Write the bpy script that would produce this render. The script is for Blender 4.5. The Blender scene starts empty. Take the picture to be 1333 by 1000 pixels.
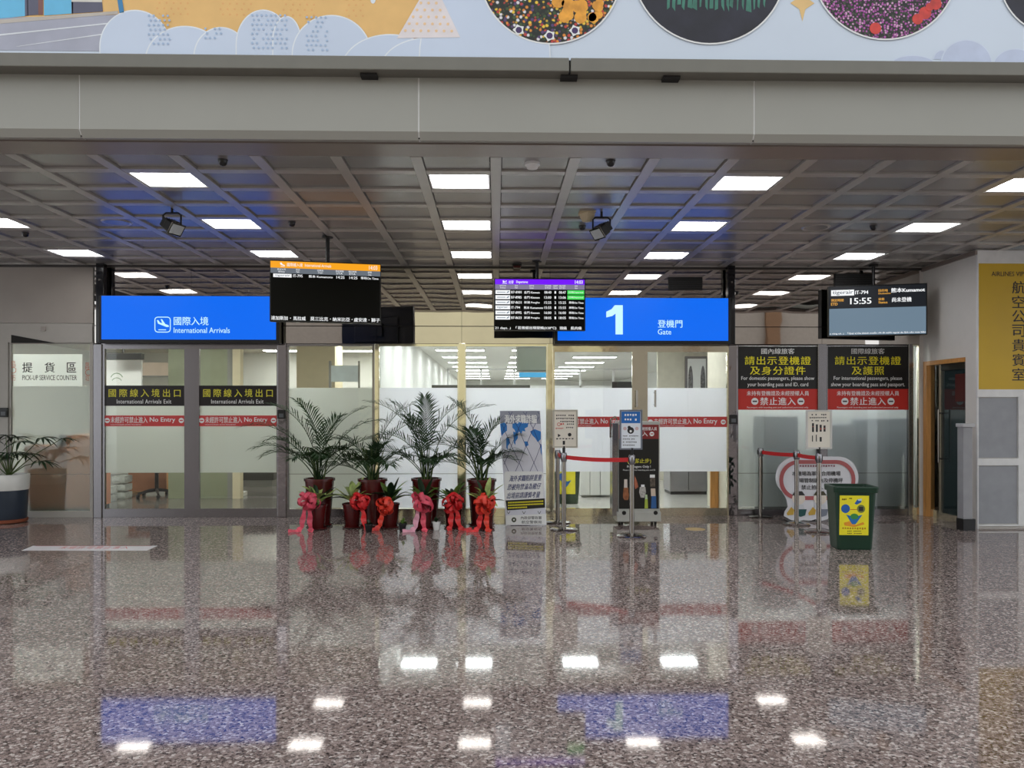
import bpy, bmesh, math, random
from mathutils import Vector, Matrix
random.seed(7)
R = math.radians
scene = bpy.context.scene
COL = scene.collection

# ------------------------------------------------------------------ camera, world, exposure
F = 1000.0          # focal length in pixels of the 1333x1000 frame
HOR = 533.0         # horizon row
CH = 1.45           # eye height
YAW = R(1.2)        # camera turned slightly to the right
WALL = 10.4         # glass front
CEIL = 3.38

cam_d = bpy.data.cameras.new('camera')
cam = bpy.data.objects.new('camera', cam_d)
COL.objects.link(cam)
cam.location = (0, 0, CH)
cam.rotation_euler = (R(90), 0, -YAW)
cam_d.sensor_fit = 'HORIZONTAL'
cam_d.sensor_width = 36.0
cam_d.lens = 36.0 * F / 1333.0
cam_d.shift_y = (HOR - 500.0) / 1333.0
cam_d.clip_end = 200
scene.camera = cam

world = bpy.data.worlds.new('world')
scene.world = world
world.use_nodes = True
world.node_tree.nodes['Background'].inputs[0].default_value = (0.93, 0.97, 1.0, 1)
world.node_tree.nodes['Background'].inputs[1].default_value = 1.4

vs = scene.view_settings
vs.view_transform = 'Standard'
vs.look = 'None'
vs.gamma = 1.0
vs.use_curve_mapping = False
vs.exposure = 0.0

PANEL_L = 13.0      # radiance of the ceiling light panels
STRIP_GATE = 20.0   # radiance of the light strips behind the gate
STRIP_LEFT = 28.0

# ------------------------------------------------------------------ pixel <-> place
def ray(px, py):
    cx = (px - 666.5) / F
    cz = (HOR - py) / F
    s, c = math.sin(YAW), math.cos(YAW)
    return Vector((s + cx * c, c - cx * s, cz))

def W(px, py, Y):
    d = ray(px, py)
    t = Y / d.y
    return Vector((d.x * t, Y, CH + d.z * t))

def G(px, py, z=0.0):
    d = ray(px, py)
    t = (z - CH) / d.z
    return Vector((d.x * t, d.y * t, z))

def X(px, Y):
    return W(px, HOR, Y).x

def Z(py, Y, px=645.0):
    return W(px, py, Y).z

# ------------------------------------------------------------------ materials
def c(r, g, b):
    def f(v):
        v /= 255.0
        return v / 12.92 if v <= 0.04045 else ((v + 0.055) / 1.055) ** 2.4
    return (f(r), f(g), f(b), 1.0)

MATS = {}
def mat(name, col=(128, 128, 128), rough=0.5, metal=0.0, emit=0.0, var=0.06, scale=8.0, bump=0.0, bscale=30.0,
        spec=0.5, ior=1.5, stretch=None, alpha=None):
    if name in MATS:
        return MATS[name]
    m = bpy.data.materials.new(name)
    m.use_nodes = True
    nt = m.node_tree
    p = nt.nodes['Principled BSDF']
    base = c(*col)
    p.inputs['Roughness'].default_value = rough
    p.inputs['Metallic'].default_value = metal
    p.inputs['IOR'].default_value = ior
    p.inputs['Specular IOR Level'].default_value = spec
    tc = nt.nodes.new('ShaderNodeTexCoord')
    mp = nt.nodes.new('ShaderNodeMapping')
    nt.links.new(tc.outputs['Object'], mp.inputs['Vector'])
    if stretch:
        mp.inputs['Scale'].default_value = stretch
    no = nt.nodes.new('ShaderNodeTexNoise')
    no.inputs['Scale'].default_value = scale
    no.inputs['Detail'].default_value = 4
    nt.links.new(mp.outputs[0], no.inputs['Vector'])
    rp = nt.nodes.new('ShaderNodeValToRGB')
    rp.color_ramp.elements[0].position = 0.3
    rp.color_ramp.elements[1].position = 0.7
    rp.color_ramp.elements[0].color = tuple(max(0, v * (1 - var)) for v in base[:3]) + (1,)
    rp.color_ramp.elements[1].color = tuple(min(1, v * (1 + var)) for v in base[:3]) + (1,)
    nt.links.new(no.outputs['Fac'], rp.inputs['Fac'])
    nt.links.new(rp.outputs['Color'], p.inputs['Base Color'])
    if emit:
        nt.links.new(rp.outputs['Color'], p.inputs['Emission Color'])
        p.inputs['Emission Strength'].default_value = emit
    if bump:
        n2 = nt.nodes.new('ShaderNodeTexNoise')
        n2.inputs['Scale'].default_value = bscale
        n2.inputs['Detail'].default_value = 2
        nt.links.new(mp.outputs[0], n2.inputs['Vector'])
        b = nt.nodes.new('ShaderNodeBump')
        b.inputs['Strength'].default_value = bump
        b.inputs['Distance'].default_value = 0.02
        nt.links.new(n2.outputs['Fac'], b.inputs['Height'])
        nt.links.new(b.outputs[0], p.inputs['Normal'])
    MATS[name] = m
    return m

def emitter(name, col, strength):
    """a lit screen or lamp surface: dark body that gives off light"""
    if name in MATS:
        return MATS[name]
    m = mat(name, (12, 12, 14), rough=0.35, spec=0.3)
    p = m.node_tree.nodes['Principled BSDF']
    p.inputs['Emission Color'].default_value = c(*col)
    p.inputs['Emission Strength'].default_value = strength
    return m

def shader_mat(name):
    m = bpy.data.materials.new(name)
    m.use_nodes = True
    nt = m.node_tree
    nt.nodes.clear()
    out = nt.nodes.new('ShaderNodeOutputMaterial')
    MATS[name] = m
    return m, nt, out

def clear_glass():
    m, nt, out = shader_mat('clear_glass')
    tr = nt.nodes.new('ShaderNodeBsdfTransparent'); tr.inputs[0].default_value = (0.93, 0.96, 0.94, 1)
    gl = nt.nodes.new('ShaderNodeBsdfGlossy'); gl.inputs['Roughness'].default_value = 0.01
    gl.inputs[0].default_value = (1, 1, 1, 1)
    fr = nt.nodes.new('ShaderNodeFresnel'); fr.inputs[0].default_value = 1.45
    mx = nt.nodes.new('ShaderNodeMixShader')
    nt.links.new(fr.outputs[0], mx.inputs[0]); nt.links.new(tr.outputs[0], mx.inputs[1]); nt.links.new(gl.outputs[0], mx.inputs[2])
    nt.links.new(mx.outputs[0], out.inputs[0])
    return m

def frosted(name, diff, trans, wdiff, blur=0.0, rough=0.45, gloss=0.15):
    """etched film: part diffuse, part translucent, a share of blurred see-through"""
    m, nt, out = shader_mat(name)
    d = nt.nodes.new('ShaderNodeBsdfDiffuse'); d.inputs[0].default_value = c(*diff)
    t = nt.nodes.new('ShaderNodeBsdfTranslucent'); t.inputs[0].default_value = c(*trans)
    m1 = nt.nodes.new('ShaderNodeMixShader'); m1.inputs[0].default_value = wdiff
    nt.links.new(t.outputs[0], m1.inputs[1]); nt.links.new(d.outputs[0], m1.inputs[2])
    last = m1
    if blur:
        r = nt.nodes.new('ShaderNodeBsdfRefraction'); r.inputs['IOR'].default_value = 1.12
        r.inputs['Roughness'].default_value = rough
        r.inputs[0].default_value = (0.95, 0.97, 0.96, 1)
        m2 = nt.nodes.new('ShaderNodeMixShader'); m2.inputs[0].default_value = blur
        nt.links.new(last.outputs[0], m2.inputs[1]); nt.links.new(r.outputs[0], m2.inputs[2])
        last = m2
    g = nt.nodes.new('ShaderNodeBsdfGlossy'); g.inputs['Roughness'].default_value = gloss
    fr = nt.nodes.new('ShaderNodeFresnel'); fr.inputs[0].default_value = 1.45
    m3 = nt.nodes.new('ShaderNodeMixShader')
    nt.links.new(fr.outputs[0], m3.inputs[0]); nt.links.new(last.outputs[0], m3.inputs[1]); nt.links.new(g.outputs[0], m3.inputs[2])
    nt.links.new(m3.outputs[0], out.inputs[0])
    return m

def terrazzo():
    m = bpy.data.materials.new('polished_granite'); m.use_nodes = True
    nt = m.node_tree; p = nt.nodes['Principled BSDF']
    tc = nt.nodes.new('ShaderNodeTexCoord')
    v = nt.nodes.new('ShaderNodeTexVoronoi'); v.inputs['Scale'].default_value = 80
    nt.links.new(tc.outputs['Object'], v.inputs['Vector'])
    v2 = nt.nodes.new('ShaderNodeTexVoronoi'); v2.inputs['Scale'].default_value = 210
    nt.links.new(tc.outputs['Object'], v2.inputs['Vector'])
    def ramp(src, stops):
        r = nt.nodes.new('ShaderNodeValToRGB'); r.color_ramp.interpolation = 'CONSTANT'
        e = r.color_ramp.elements
        e[0].position = 0; e[0].color = c(*stops[0][1])
        e[1].position = stops[1][0]; e[1].color = c(*stops[1][1])
        for q, col in stops[2:]:
            k = e.new(q); k.color = c(*col)
        sx = nt.nodes.new('ShaderNodeSeparateColor')
        nt.links.new(src.outputs['Color'], sx.inputs[0])
        nt.links.new(sx.outputs[0], r.inputs[0])
        return r
    r1 = ramp(v, [(0, (56, 47, 45)), (.16, (104, 90, 86)), (.40, (136, 119, 114)), (.68, (164, 147, 142)), (.87, (206, 195, 189))])
    r2 = ramp(v2, [(0, (56, 48, 46)), (.24, (124, 109, 105)), (.7, (158, 141, 136)), (.9, (214, 204, 198))])
    mx = nt.nodes.new('ShaderNodeMix'); mx.data_type = 'RGBA'; mx.inputs[0].default_value = 0.3
    nt.links.new(r1.outputs[0], mx.inputs[6]); nt.links.new(r2.outputs[0], mx.inputs[7])
    n = nt.nodes.new('ShaderNodeTexNoise'); n.inputs['Scale'].default_value = 0.8
    nt.links.new(tc.outputs['Object'], n.inputs['Vector'])
    mr = nt.nodes.new('ShaderNodeMapRange'); mr.inputs[3].default_value = 0.035; mr.inputs[4].default_value = 0.07
    nt.links.new(n.outputs[0], mr.inputs[0]); nt.links.new(mr.outputs[0], p.inputs['Roughness'])
    nt.links.new(mx.outputs[2], p.inputs['Base Color'])
    p.inputs['IOR'].default_value = 1.75
    MATS['granite'] = m
    return m

M = {}
M['granite'] = terrazzo()
M['glass'] = clear_glass()
M['film_gate'] = frosted('frosted_film_bright', (236, 236, 246), (244, 243, 252), 0.45)
M['film_left'] = frosted('frosted_film_green', (226, 229, 226), (232, 235, 232), 0.45)
M['film_blur'] = frosted('frosted_film_sheer', (205, 212, 205), (205, 212, 205), 0.5, blur=0.8, rough=0.34)
M['film_board'] = frosted('frosted_film_grey', (214, 217, 224), (220, 224, 230), 0.45, blur=0.66, rough=0.42)
M['film_panel'] = mat('frosted_panel_grey', (150, 152, 158), rough=0.35)
M['fascia'] = mat('fascia_metal', (154, 153, 146), rough=0.42, var=0.03, scale=1.5)
M['ledge'] = mat('ledge_metal', (112, 110, 102), rough=0.4, var=0.04)
M['dark_gap'] = mat('dark_gap', (30, 28, 27), rough=0.8)
M['soffit'] = mat('soffit_metal', (140, 128, 122), rough=0.28, var=0.03, metal=0.3)
M['tile'] = mat('ceiling_tile_metal', (150, 147, 146), rough=0.26, var=0.05, metal=0.35, scale=2)
M['bar'] = mat('ceiling_bar_metal', (182, 178, 174), rough=0.3, var=0.04, metal=0.3)
M['white_metal'] = mat('white_enamel', (226, 226, 226), rough=0.4)
M['mirror'] = mat('mirror_cladding', (206, 200, 194), rough=0.02, metal=1.0, bump=0.16, bscale=1.1, var=0.02)
M['steel'] = mat('brushed_steel', (150, 148, 152), rough=0.22, metal=1.0, var=0.05, stretch=(40, 40, 1))
M['mirror_steel'] = mat('mirror_steel', (172, 168, 172), rough=0.05, metal=1.0, bump=0.25, bscale=6, var=0.03)
M['reflect_tint_steel'] = mat('hall_tint_mirror_steel', (232, 226, 204), rough=0.1, metal=0.9, bump=0.12, bscale=4, var=0.03)  # yellow tint puts the hall's warm reflection into the steel's colour
M['chrome'] = mat('polished_chrome', (158, 153, 148), rough=0.12, metal=1.0, var=0.02)
M['black'] = mat('black_plastic', (16, 16, 18), rough=0.4)
M['black_post'] = mat('black_post_gloss', (14, 14, 18), rough=0.12)
M['screen_black'] = mat('screen_black', (5, 6, 7), rough=0.3, spec=0.12)
M['wall_beige'] = mat('wall_beige', (158, 150, 143), rough=0.3, var=0.04, scale=3)
M['wall_white'] = mat('wall_white', (214, 210, 206), rough=0.6, var=0.02)
M['wall_grey'] = mat('wall_grey_trim', (172, 168, 162), rough=0.45, var=0.03)
M['int_white'] = mat('interior_white', (226, 226, 222), rough=0.8, var=0.02)
M['int_grey'] = mat('interior_grey', (150, 150, 146), rough=0.8, var=0.04)
M['cream'] = mat('cream_paint', (226, 214, 184), rough=0.7, var=0.03)
M['sage'] = mat('sage_panel', (150, 156, 132), rough=0.5, var=0.04)
M['wood'] = mat('orange_wood', (196, 140, 78), rough=0.4, var=0.18, scale=6, stretch=(8, 8, 0.7))
M['brown'] = mat('brown_cabinet', (150, 102, 74), rough=0.6, var=0.08)
M['print_white'] = mat('print_white', (235, 236, 236), rough=0.5, var=0.01)
M['print_black'] = mat('print_black', (14, 13, 13), rough=0.4, var=0.02)
M['print_ink'] = mat('print_ink', (30, 30, 34), rough=0.5, var=0.02)
M['print_navy'] = mat('print_navy', (26, 40, 104), rough=0.5, var=0.02)
M['print_yellow'] = mat('print_yellow', (244, 232, 30), rough=0.5, var=0.02)
M['print_gold'] = mat('print_gold_yellow', (222, 214, 60), rough=0.5, var=0.02)
M['print_red'] = mat('print_red', (196, 44, 34), rough=0.45, var=0.03)
M['print_band'] = mat('print_band_red', (204, 66, 66), rough=0.45, var=0.03)
M['print_maroon'] = mat('print_maroon', (70, 12, 12), rough=0.45, var=0.03)
M['print_black_band'] = mat('print_black_band', (20, 13, 14), rough=0.3, var=0.03)
M['wine_pot'] = mat('wine_glazed_pot', (84, 20, 20), rough=0.25, var=0.2, scale=5)
M['soil'] = mat('soil', (34, 26, 20), rough=0.95, var=0.3, scale=40)
M['palm'] = mat('palm_green', (34, 60, 28), rough=0.65, var=0.35, scale=5, spec=0.25)
M['palm_stem'] = mat('palm_stem_green', (74, 92, 44), rough=0.5, var=0.25)
M['leaf_dark'] = mat('leaf_dark_green', (26, 52, 26), rough=0.4, var=0.3, scale=12)
M['leaf_pale'] = mat('leaf_pale_green', (172, 190, 112), rough=0.45, var=0.4, scale=14)
M['leaf_mid'] = mat('leaf_mid_green', (104, 138, 62), rough=0.45, var=0.35, scale=14)
M['ribbon_red'] = mat('ribbon_red', (214, 40, 44), rough=0.4, var=0.25, scale=20)
M['ribbon_pink'] = mat('ribbon_pink', (212, 74, 96), rough=0.4, var=0.3, scale=16)
M['ribbon_pale'] = mat('ribbon_pale_pink', (226, 160, 180), rough=0.4, var=0.15, scale=16)
M['ribbon_orange'] = mat('ribbon_orange_red', (224, 62, 44), rough=0.4, var=0.25, scale=20)
M['belt'] = mat('belt_red', (206, 34, 38), rough=0.6, var=0.08, scale=60)
M['bin_green'] = mat('bin_green', (8, 48, 31), rough=0.42, var=0.1, scale=6)
M['panel_yellow'] = mat('panel_yellow', (206, 168, 16), rough=0.4, var=0.04, scale=2)
M['beige_plastic'] = mat('beige_plastic', (196, 180, 148), rough=0.5)
M['lamp_panel'] = emitter('lit_diffuser', (255, 255, 255), PANEL_L)
M['strip_gate'] = emitter('lit_strip_gate', (250, 252, 255), STRIP_GATE)
M['strip_left'] = emitter('lit_strip_left', (255, 253, 246), STRIP_LEFT)
M['boards_fill'] = emitter('boards_fill_strip', (250, 252, 255), 34.0)  # extra bright, for the unseen strips that lift the blurred glass
M['sign_blue'] = emitter('lit_sign_blue', (0, 106, 242), 1.0)
M['sign_text'] = emitter('lit_sign_lettering', (196, 240, 250), 1.1)
M['scr_white'] = emitter('screen_white', (248, 250, 252), 1.0)
M['scr_orange'] = emitter('screen_orange', (250, 166, 28), 1.0)
M['scr_amber'] = emitter('screen_amber', (240, 176, 70), 1.0)
M['scr_purple'] = emitter('screen_purple', (118, 22, 250), 1.0)
M['scr_grey'] = emitter('screen_grey', (108, 116, 126), 0.9)
M['scr_lilac'] = emitter('screen_lilac', (136, 128, 160), 0.9)
M['scr_slate'] = emitter('screen_slate_blue', (112, 134, 152), 0.9)
M['scr_green'] = emitter('screen_green', (70, 220, 90), 1.0)
M['scr_dark'] = emitter('screen_dark_band', (24, 28, 34), 1.0)

# ------------------------------------------------------------------ mesh building
class MB:
    def __init__(self):
        self.v = []; self.f = []
    def add(self, vs, fs):
        n = len(self.v)
        self.v += [tuple(p) for p in vs]
        self.f += [tuple(i + n for i in f) for f in fs]
        return self
    def box(self, x0, x1, y0, y1, z0, z1):
        if x0 > x1: x0, x1 = x1, x0
        if y0 > y1: y0, y1 = y1, y0
        if z0 > z1: z0, z1 = z1, z0
        return self.add([(x0, y0, z0), (x1, y0, z0), (x1, y1, z0), (x0, y1, z0), (x0, y0, z1), (x1, y0, z1), (x1, y1, z1), (x0, y1, z1)],
                 [(3, 2, 1, 0), (4, 5, 6, 7), (0, 1, 5, 4), (1, 2, 6, 5), (2, 3, 7, 6), (3, 0, 4, 7)])
    def quad(self, *p):
        return self.add(p, [tuple(range(len(p)))])
    def prism(self, pts, off):
        """polygon pts (3d) extruded by vector off"""
        n = len(pts); off = Vector(off)
        vs = [Vector(p) for p in pts] + [Vector(p) + off for p in pts]
        fs = [tuple(range(n)), tuple(range(2 * n - 1, n - 1, -1))]
        fs += [((i + 1) % n, i, i + n, (i + 1) % n + n) for i in range(n)]
        return self.add(vs, fs)
    def cyl(self, p0, p1, r0, r1=None, n=12, caps=True):
        r1 = r0 if r1 is None else r1
        p0 = Vector(p0); p1 = Vector(p1)
        a = (p1 - p0).normalized()
        u = a.orthogonal().normalized(); w = a.cross(u)
        vs = []
        for p, r in ((p0, r0), (p1, r1)):
            for k in range(n):
                t = 2 * math.pi * k / n
                vs.append(p + (u * math.cos(t) + w * math.sin(t)) * r)
        fs = [(k, (k + 1) % n, (k + 1) % n + n, k + n) for k in range(n)]
        if caps:
            fs += [tuple(range(n - 1, -1, -1)), tuple(range(n, 2 * n))]
        return self.add(vs, fs)
    def lathe(self, prof, n=24, ctr=(0, 0, 0)):
        cx, cy, cz = ctr
        vs = []
        for r, z in prof:
            for k in range(n):
                t = 2 * math.pi * k / n
                vs.append((cx + r * math.cos(t), cy + r * math.sin(t), cz + z))
        fs = []
        for j in range(len(prof) - 1):
            for k in range(n):
                a, b = j * n + k, j * n + (k + 1) % n
                fs.append((a, b, b + n, a + n))
        fs.append(tuple(range(n - 1, -1, -1)))
        m = (len(prof) - 1) * n
        fs.append(tuple(range(m, m + n)))
        return self.add(vs, fs)
    def tube(self, path, r, n=6):
        path = [Vector(p) for p in path]
        rings = []
        u = None
        for i, p in enumerate(path):
            a = (path[min(i + 1, len(path) - 1)] - path[max(i - 1, 0)]).normalized()
            if u is None:
                u = a.orthogonal().normalized()
            else:
                u = (u - a * u.dot(a)).normalized()
            w = a.cross(u)
            rr = r[i] if isinstance(r, (list, tuple)) else r
            rings.append([p + (u * math.cos(2 * math.pi * k / n) + w * math.sin(2 * math.pi * k / n)) * rr for k in range(n)])
        vs = [q for ring in rings for q in ring]
        fs = []
        for j in range(len(rings) - 1):
            for k in range(n):
                a, b = j * n + k, j * n + (k + 1) % n
                fs.append((a, b, b + n, a + n))
        fs.append(tuple(range(n - 1, -1, -1)))
        m = (len(rings) - 1) * n
        fs.append(tuple(range(m, m + n)))
        return self.add(vs, fs)
    def mesh(self, name, smooth=False):
        me = bpy.data.meshes.new(name)
        me.from_pydata(self.v, [], self.f)
        me.validate()
        if smooth:
            for p in me.polygons:
                p.use_smooth = True
        me.update()
        return me

def obj(name, mb, m, parent=None, smooth=False, bevel=0.0, loc=None):
    me = mb if isinstance(mb, bpy.types.Mesh) else mb.mesh(name, smooth)
    if not me.materials:
        me.materials.append(M[m] if isinstance(m, str) else m)
    o = bpy.data.objects.new(name, me)
    COL.objects.link(o)
    if parent:
        o.parent = parent
    if loc is not None:
        o.location = loc
    if bevel:
        b = o.modifiers.new('bevel', 'BEVEL'); b.width = bevel; b.segments = 2; b.limit_method = 'ANGLE'
    if smooth:
        me.set_sharp_from_angle(angle=R(40))
    return o

def tag(o, label, cat, group=None, kind=None):
    o['label'] = label
    o['category'] = cat
    if group: o['group'] = group
    if kind: o['kind'] = kind
    return o

def thing(name, label, cat, group=None, kind=None):
    o = bpy.data.objects.new(name, None)
    o.empty_display_size = 0.1
    COL.objects.link(o)
    return tag(o, label, cat, group, kind)

def copy_tree(o, parent=None):
    q = o.copy(); COL.objects.link(q); q.parent = parent
    for ch in list(o.children):
        copy_tree(ch, q)
    return q

TXT = {}
def text_pts(s, bold=0.0, space=1.0):
    key = (s, bold, space)
    if key in TXT:
        return TXT[key]
    cu = bpy.data.curves.new('lettering_curve', 'FONT')
    cu.body = s; cu.resolution_u = 2; cu.space_character = space
    cu.align_x = 'LEFT'
    o = bpy.data.objects.new('lettering_curve', cu)
    me = o.to_mesh()
    vs = [v.co.copy() for v in me.vertices]
    fs = [tuple(p.vertices) for p in me.polygons]
    o.to_mesh_clear()
    bpy.data.objects.remove(o); bpy.data.curves.remove(cu)
    TXT[key] = (vs, fs)
    return vs, fs

class Surf:
    """a flat face of a thing; places prints on it in the photograph's own measures"""
    def __init__(self, O, U, w, h, rect, V=None):
        self.O = Vector(O); self.U = Vector(U).normalized()
        self.V = Vector(V).normalized() if V else Vector((0, 0, -1))
        self.N = self.V.cross(self.U).normalized()
        if self.N.y > 0: self.N = -self.N
        self.w, self.h, self.rect = w, h, rect
    def pt(self, px, py, off=0.0):
        a, b, c2, d = self.rect
        return self.O + self.U * (self.w * (px - a) / (c2 - a)) + self.V * (self.h * (py - b) / (d - b)) + self.N * off
    def rectm(self, mb, x0, y0, x1, y1, off):
        mb.quad(self.pt(x0, y1, off), self.pt(x1, y1, off), self.pt(x1, y0, off), self.pt(x0, y0, off))
        return mb
    def rrect(self, mb, x0, y0, x1, y1, r, off, n=5):
        pts = []
        for cx, cy, a0 in ((x1 - r, y0 + r, -90), (x1 - r, y1 - r, 0), (x0 + r, y1 - r, 90), (x0 + r, y0 + r, 180)):
            for k in range(n + 1):
                a = R(a0 + 90 * k / n)
                pts.append((cx + r * math.cos(a), cy + r * math.sin(a)))
        return self.polym(mb, pts, off)
    def polym(self, mb, pts, off):
        P = [self.pt(x, y, off) for x, y in pts]
        ar = sum(pts[i][0] * pts[(i + 1) % len(pts)][1] - pts[(i + 1) % len(pts)][0] * pts[i][1] for i in range(len(pts)))
        if ar > 0: P.reverse()
        mb.quad(*P)
        return mb
    def discm(self, mb, cx, cy, r, off, n=28, ry=None):
        ry = ry or r
        return self.polym(mb, [(cx + r * math.cos(2 * math.pi * k / n), cy + ry * math.sin(2 * math.pi * k / n)) for k in range(n)], off)
    def ringm(self, mb, cx, cy, r0, r1, off, n=28):
        for k in range(n):
            a, b = 2 * math.pi * k / n, 2 * math.pi * (k + 1) / n
            self.polym(mb, [(cx + r0 * math.cos(a), cy + r0 * math.sin(a)), (cx + r1 * math.cos(a), cy + r1 * math.sin(a)),
                            (cx + r1 * math.cos(b), cy + r1 * math.sin(b)), (cx + r0 * math.cos(b), cy + r0 * math.sin(b))], off)
        return mb
    def linem(self, mb, pts, wd, off):
        for (x0, y0), (x1, y1) in zip(pts, pts[1:]):
            dx, dy = x1 - x0, y1 - y0
            L = math.hypot(dx, dy) or 1
            nx, ny = -dy / L * wd / 2, dx / L * wd / 2
            self.polym(mb, [(x0 + nx, y0 + ny), (x1 + nx, y1 + ny), (x1 - nx, y1 - ny), (x0 - nx, y0 - ny)], off)
        return mb
    def textm(self, mb, s, x0, y0, x1, y1, off, bold=0.0, space=1.0, italic=0.0, slope=0.0):
        vs, fs = text_pts(s, 0, space)
        if not vs: return mb
        if bold:      # heavier strokes: the glyphs struck again, a hair to the side
            d = bold * 0.9 * (y1 - y0)
            for k, (ax, ay) in enumerate(((-d, 0), (d, 0), (0, -d * .7))):
                self.textm(mb, s, x0 + ax, y0 + ay, x1 + ax, y1 + ay, off - 0.0002 * (k + 1), 0, space, italic, slope)
        a = min(v.x for v in vs); b = max(v.x for v in vs)
        lo = min(v.y for v in vs); hi = max(v.y for v in vs)
        out = []
        for v in vs:
            tx = (v.x - a) / (b - a or 1); ty = (v.y - lo) / (hi - lo or 1)
            px = x0 + tx * (x1 - x0) + italic * ty
            out.append(self.pt(px, y1 + ty * (y0 - y1) + slope * tx, off))
        mb.add(out, fs)
        return mb

def wall_surf(x0, y0, x1, y1, Y):
    pm = (x0 + x1) / 2
    A = W(x0, (y0 + y1) / 2, Y); B = W(x1, (y0 + y1) / 2, Y)
    zt, zb = W(pm, y0, Y).z, W(pm, y1, Y).z
    return Surf((A.x, Y, zt), (1, 0, 0), B.x - A.x, zt - zb, (x0, y0, x1, y1))

def pbox(mb, x0, y0, x1, y1, Y0, Y1):
    """box whose front face (at depth Y0) fills the photo rectangle"""
    pm = (x0 + x1) / 2
    return mb.box(X(x0, Y0), X(x1, Y0), Y0, Y1, W(pm, y1, Y0).z, W(pm, y0, Y0).z)

def no_entry(S, white, red, cx, cy, r, off):
    S.discm(white, cx, cy, r, off)
    S.rectm(red, cx - r * .62, cy - r * .2, cx + r * .62, cy + r * .2, off + 0.0008)

# ================================================================== STRUCTURE
XL, XR = -9.0, 9.5
tag(obj('floor', MB().box(-16, 16, -12, WALL + 0.02, -0.08, 0), 'granite'), 'polished speckled brown granite floor of the terminal hall', 'floor', kind='structure')

# --- hall behind the viewer (seen only in reflections), open to daylight from above
hb = obj('wall_rear', MB().box(-16, 16, -12.3, -12, 0, 7.5), mat('hall_cream', (246, 238, 198), rough=0.7, var=0.06, scale=0.4))
tag(hb, 'pale cream rear wall of the hall, reflected in the polished metal', 'wall', kind='structure')
for x in (-12, -6.4, 2.6, 4.6, 8.2, 11.5):
    obj('rear_pilaster', MB().box(x, x + 0.55, -12, -11.7, 0, 7.5), mat('hall_brown', (120, 88, 60), rough=0.5), hb)
for a, b in ((-16, -6), (5.2, 16)):
    obj('rear_panel', MB().box(a, b, -11.95, -11.9, 0, 7.5), mat('hall_grey', (150, 142, 134), rough=0.6), hb)

# --- beam above the ceiling edge: ledge, fascia panels, lip
BY = 5.5
zc = lambda py, Y: Z(py, Y)
beam = thing('trim_1', 'grey metal fascia beam running across the front of the lowered ceiling', 'beam', kind='structure')
seams = [-760, -340, 103, 545, 982, 1425, 1860]
z0f, z1f = zc(172, BY), zc(98, BY)
for a, b in zip(seams, seams[1:]):
    x0, x1 = X(a, BY) + 0.006, X(b, BY) - 0.006
    m_ = MB().prism([(x0, BY, z0f), (x0, BY, z1f), (x0, BY + 0.10, z1f), (x0, BY + 0.10, CEIL + 0.01), (x0, BY + 0.035, CEIL + 0.004)], (x1 - x0, 0, 0))
    obj('fascia_panel', m_, 'fascia', beam)
    obj('seam', MB().prism([(x1, BY + 0.006, z0f), (x1, BY + 0.006, z1f), (x1, BY + 0.1, z1f), (x1, BY + 0.1, CEIL + 0.012), (x1, BY + 0.038, CEIL + 0.01)], (0.012, 0, 0)), 'white_metal', beam)
LY = 5.375
zl0, zl1 = zc(92, LY), zc(74, LY)
xs = X(742, LY)
for a, b in ((-9.5, xs - 0.006), (xs + 0.006, 9.5)):
    obj('ledge', MB().box(a, b, LY, BY + 0.05, zl0, zl1), 'ledge', beam, bevel=0.006)
obj('ledge_joint', MB().box(xs - 0.006, xs + 0.006, LY + 0.02, BY, zl0, zl1 - .01), 'dark_gap', beam)
for p in (478, 742, 877):
    obj('bracket', MB().box(X(p - 11, LY), X(p + 11, LY), LY + 0.05, BY, zl0 - 0.02, zl0), 'dark_gap', beam)
obj('shadow_gap', MB().box(-9.5, 9.5, BY + 0.03, BY + 0.13, CEIL + 0.012, CEIL + 0.1), 'dark_gap', beam)
obj('soffit', MB().box(-9.5, 9.5, BY + 0.105, 5.88, CEIL, CEIL + 0.05), 'soffit', beam)

# --- poster on the beam
PY = 5.42
post = thing('wall_poster', 'huge printed picture poster above the beam with clouds and round flower photographs', 'poster')
zp0 = zl1 - 0.002
obj('backing', MB().box(-6.5, 6.5, PY, PY + 0.03, zp0, 5.6), mat('poster_sky', (206, 217, 232), rough=0.5, var=0.04, scale=0.7), post)
S = wall_surf(0, 0, 1333, 70, PY)
def pposter(name, col, polys, off, **k):
    m_ = MB()
    for p in polys: S.polym(m_, p, off)
    o = obj(name, m_, mat('poster_' + name, col, rough=0.5, **k), post)
    if len(polys) > 1: o['kind'] = 'stuff'
    return o
def arc(cx, cy, r, a0, a1, n=14, ry=None):
    ry = ry or r
    return [(cx + r * math.cos(R(a0 + (a1 - a0) * k / n)), cy + ry * math.sin(R(a0 + (a1 - a0) * k / n))) for k in range(n + 1)]
pposter('orange_sky', (230, 186, 118), [[(-300, -220), (560, -220), (560, 70), (-300, 70)]], 0.001, var=0.04)
pposter('road', (168, 170, 186), [[(-300, 40), (130, 26), (160, 24), (160, 72), (-300, 72)]], 0.002)
pposter('road_kerb', (188, 180, 172), [[(-300, 48), (0, 33), (150, 20), (150, 24), (0, 38), (-300, 54)]], 0.003)
pposter('road_line', (222, 226, 232), [[(-200, 78), (0, 51.5), (150, 34), (150, 35.5), (0, 53.5), (-200, 80)], [(20, 67), (140, 48), (140, 49.5), (24, 67)]], 0.003)
pposter('building_blue', (104, 186, 226), [[(-200, -200), (30, -200), (32, 28), (4, 31), (-200, 45)], [(54, -200), (89, -200), (91, 24), (56, 27)]], 0.003)
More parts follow.
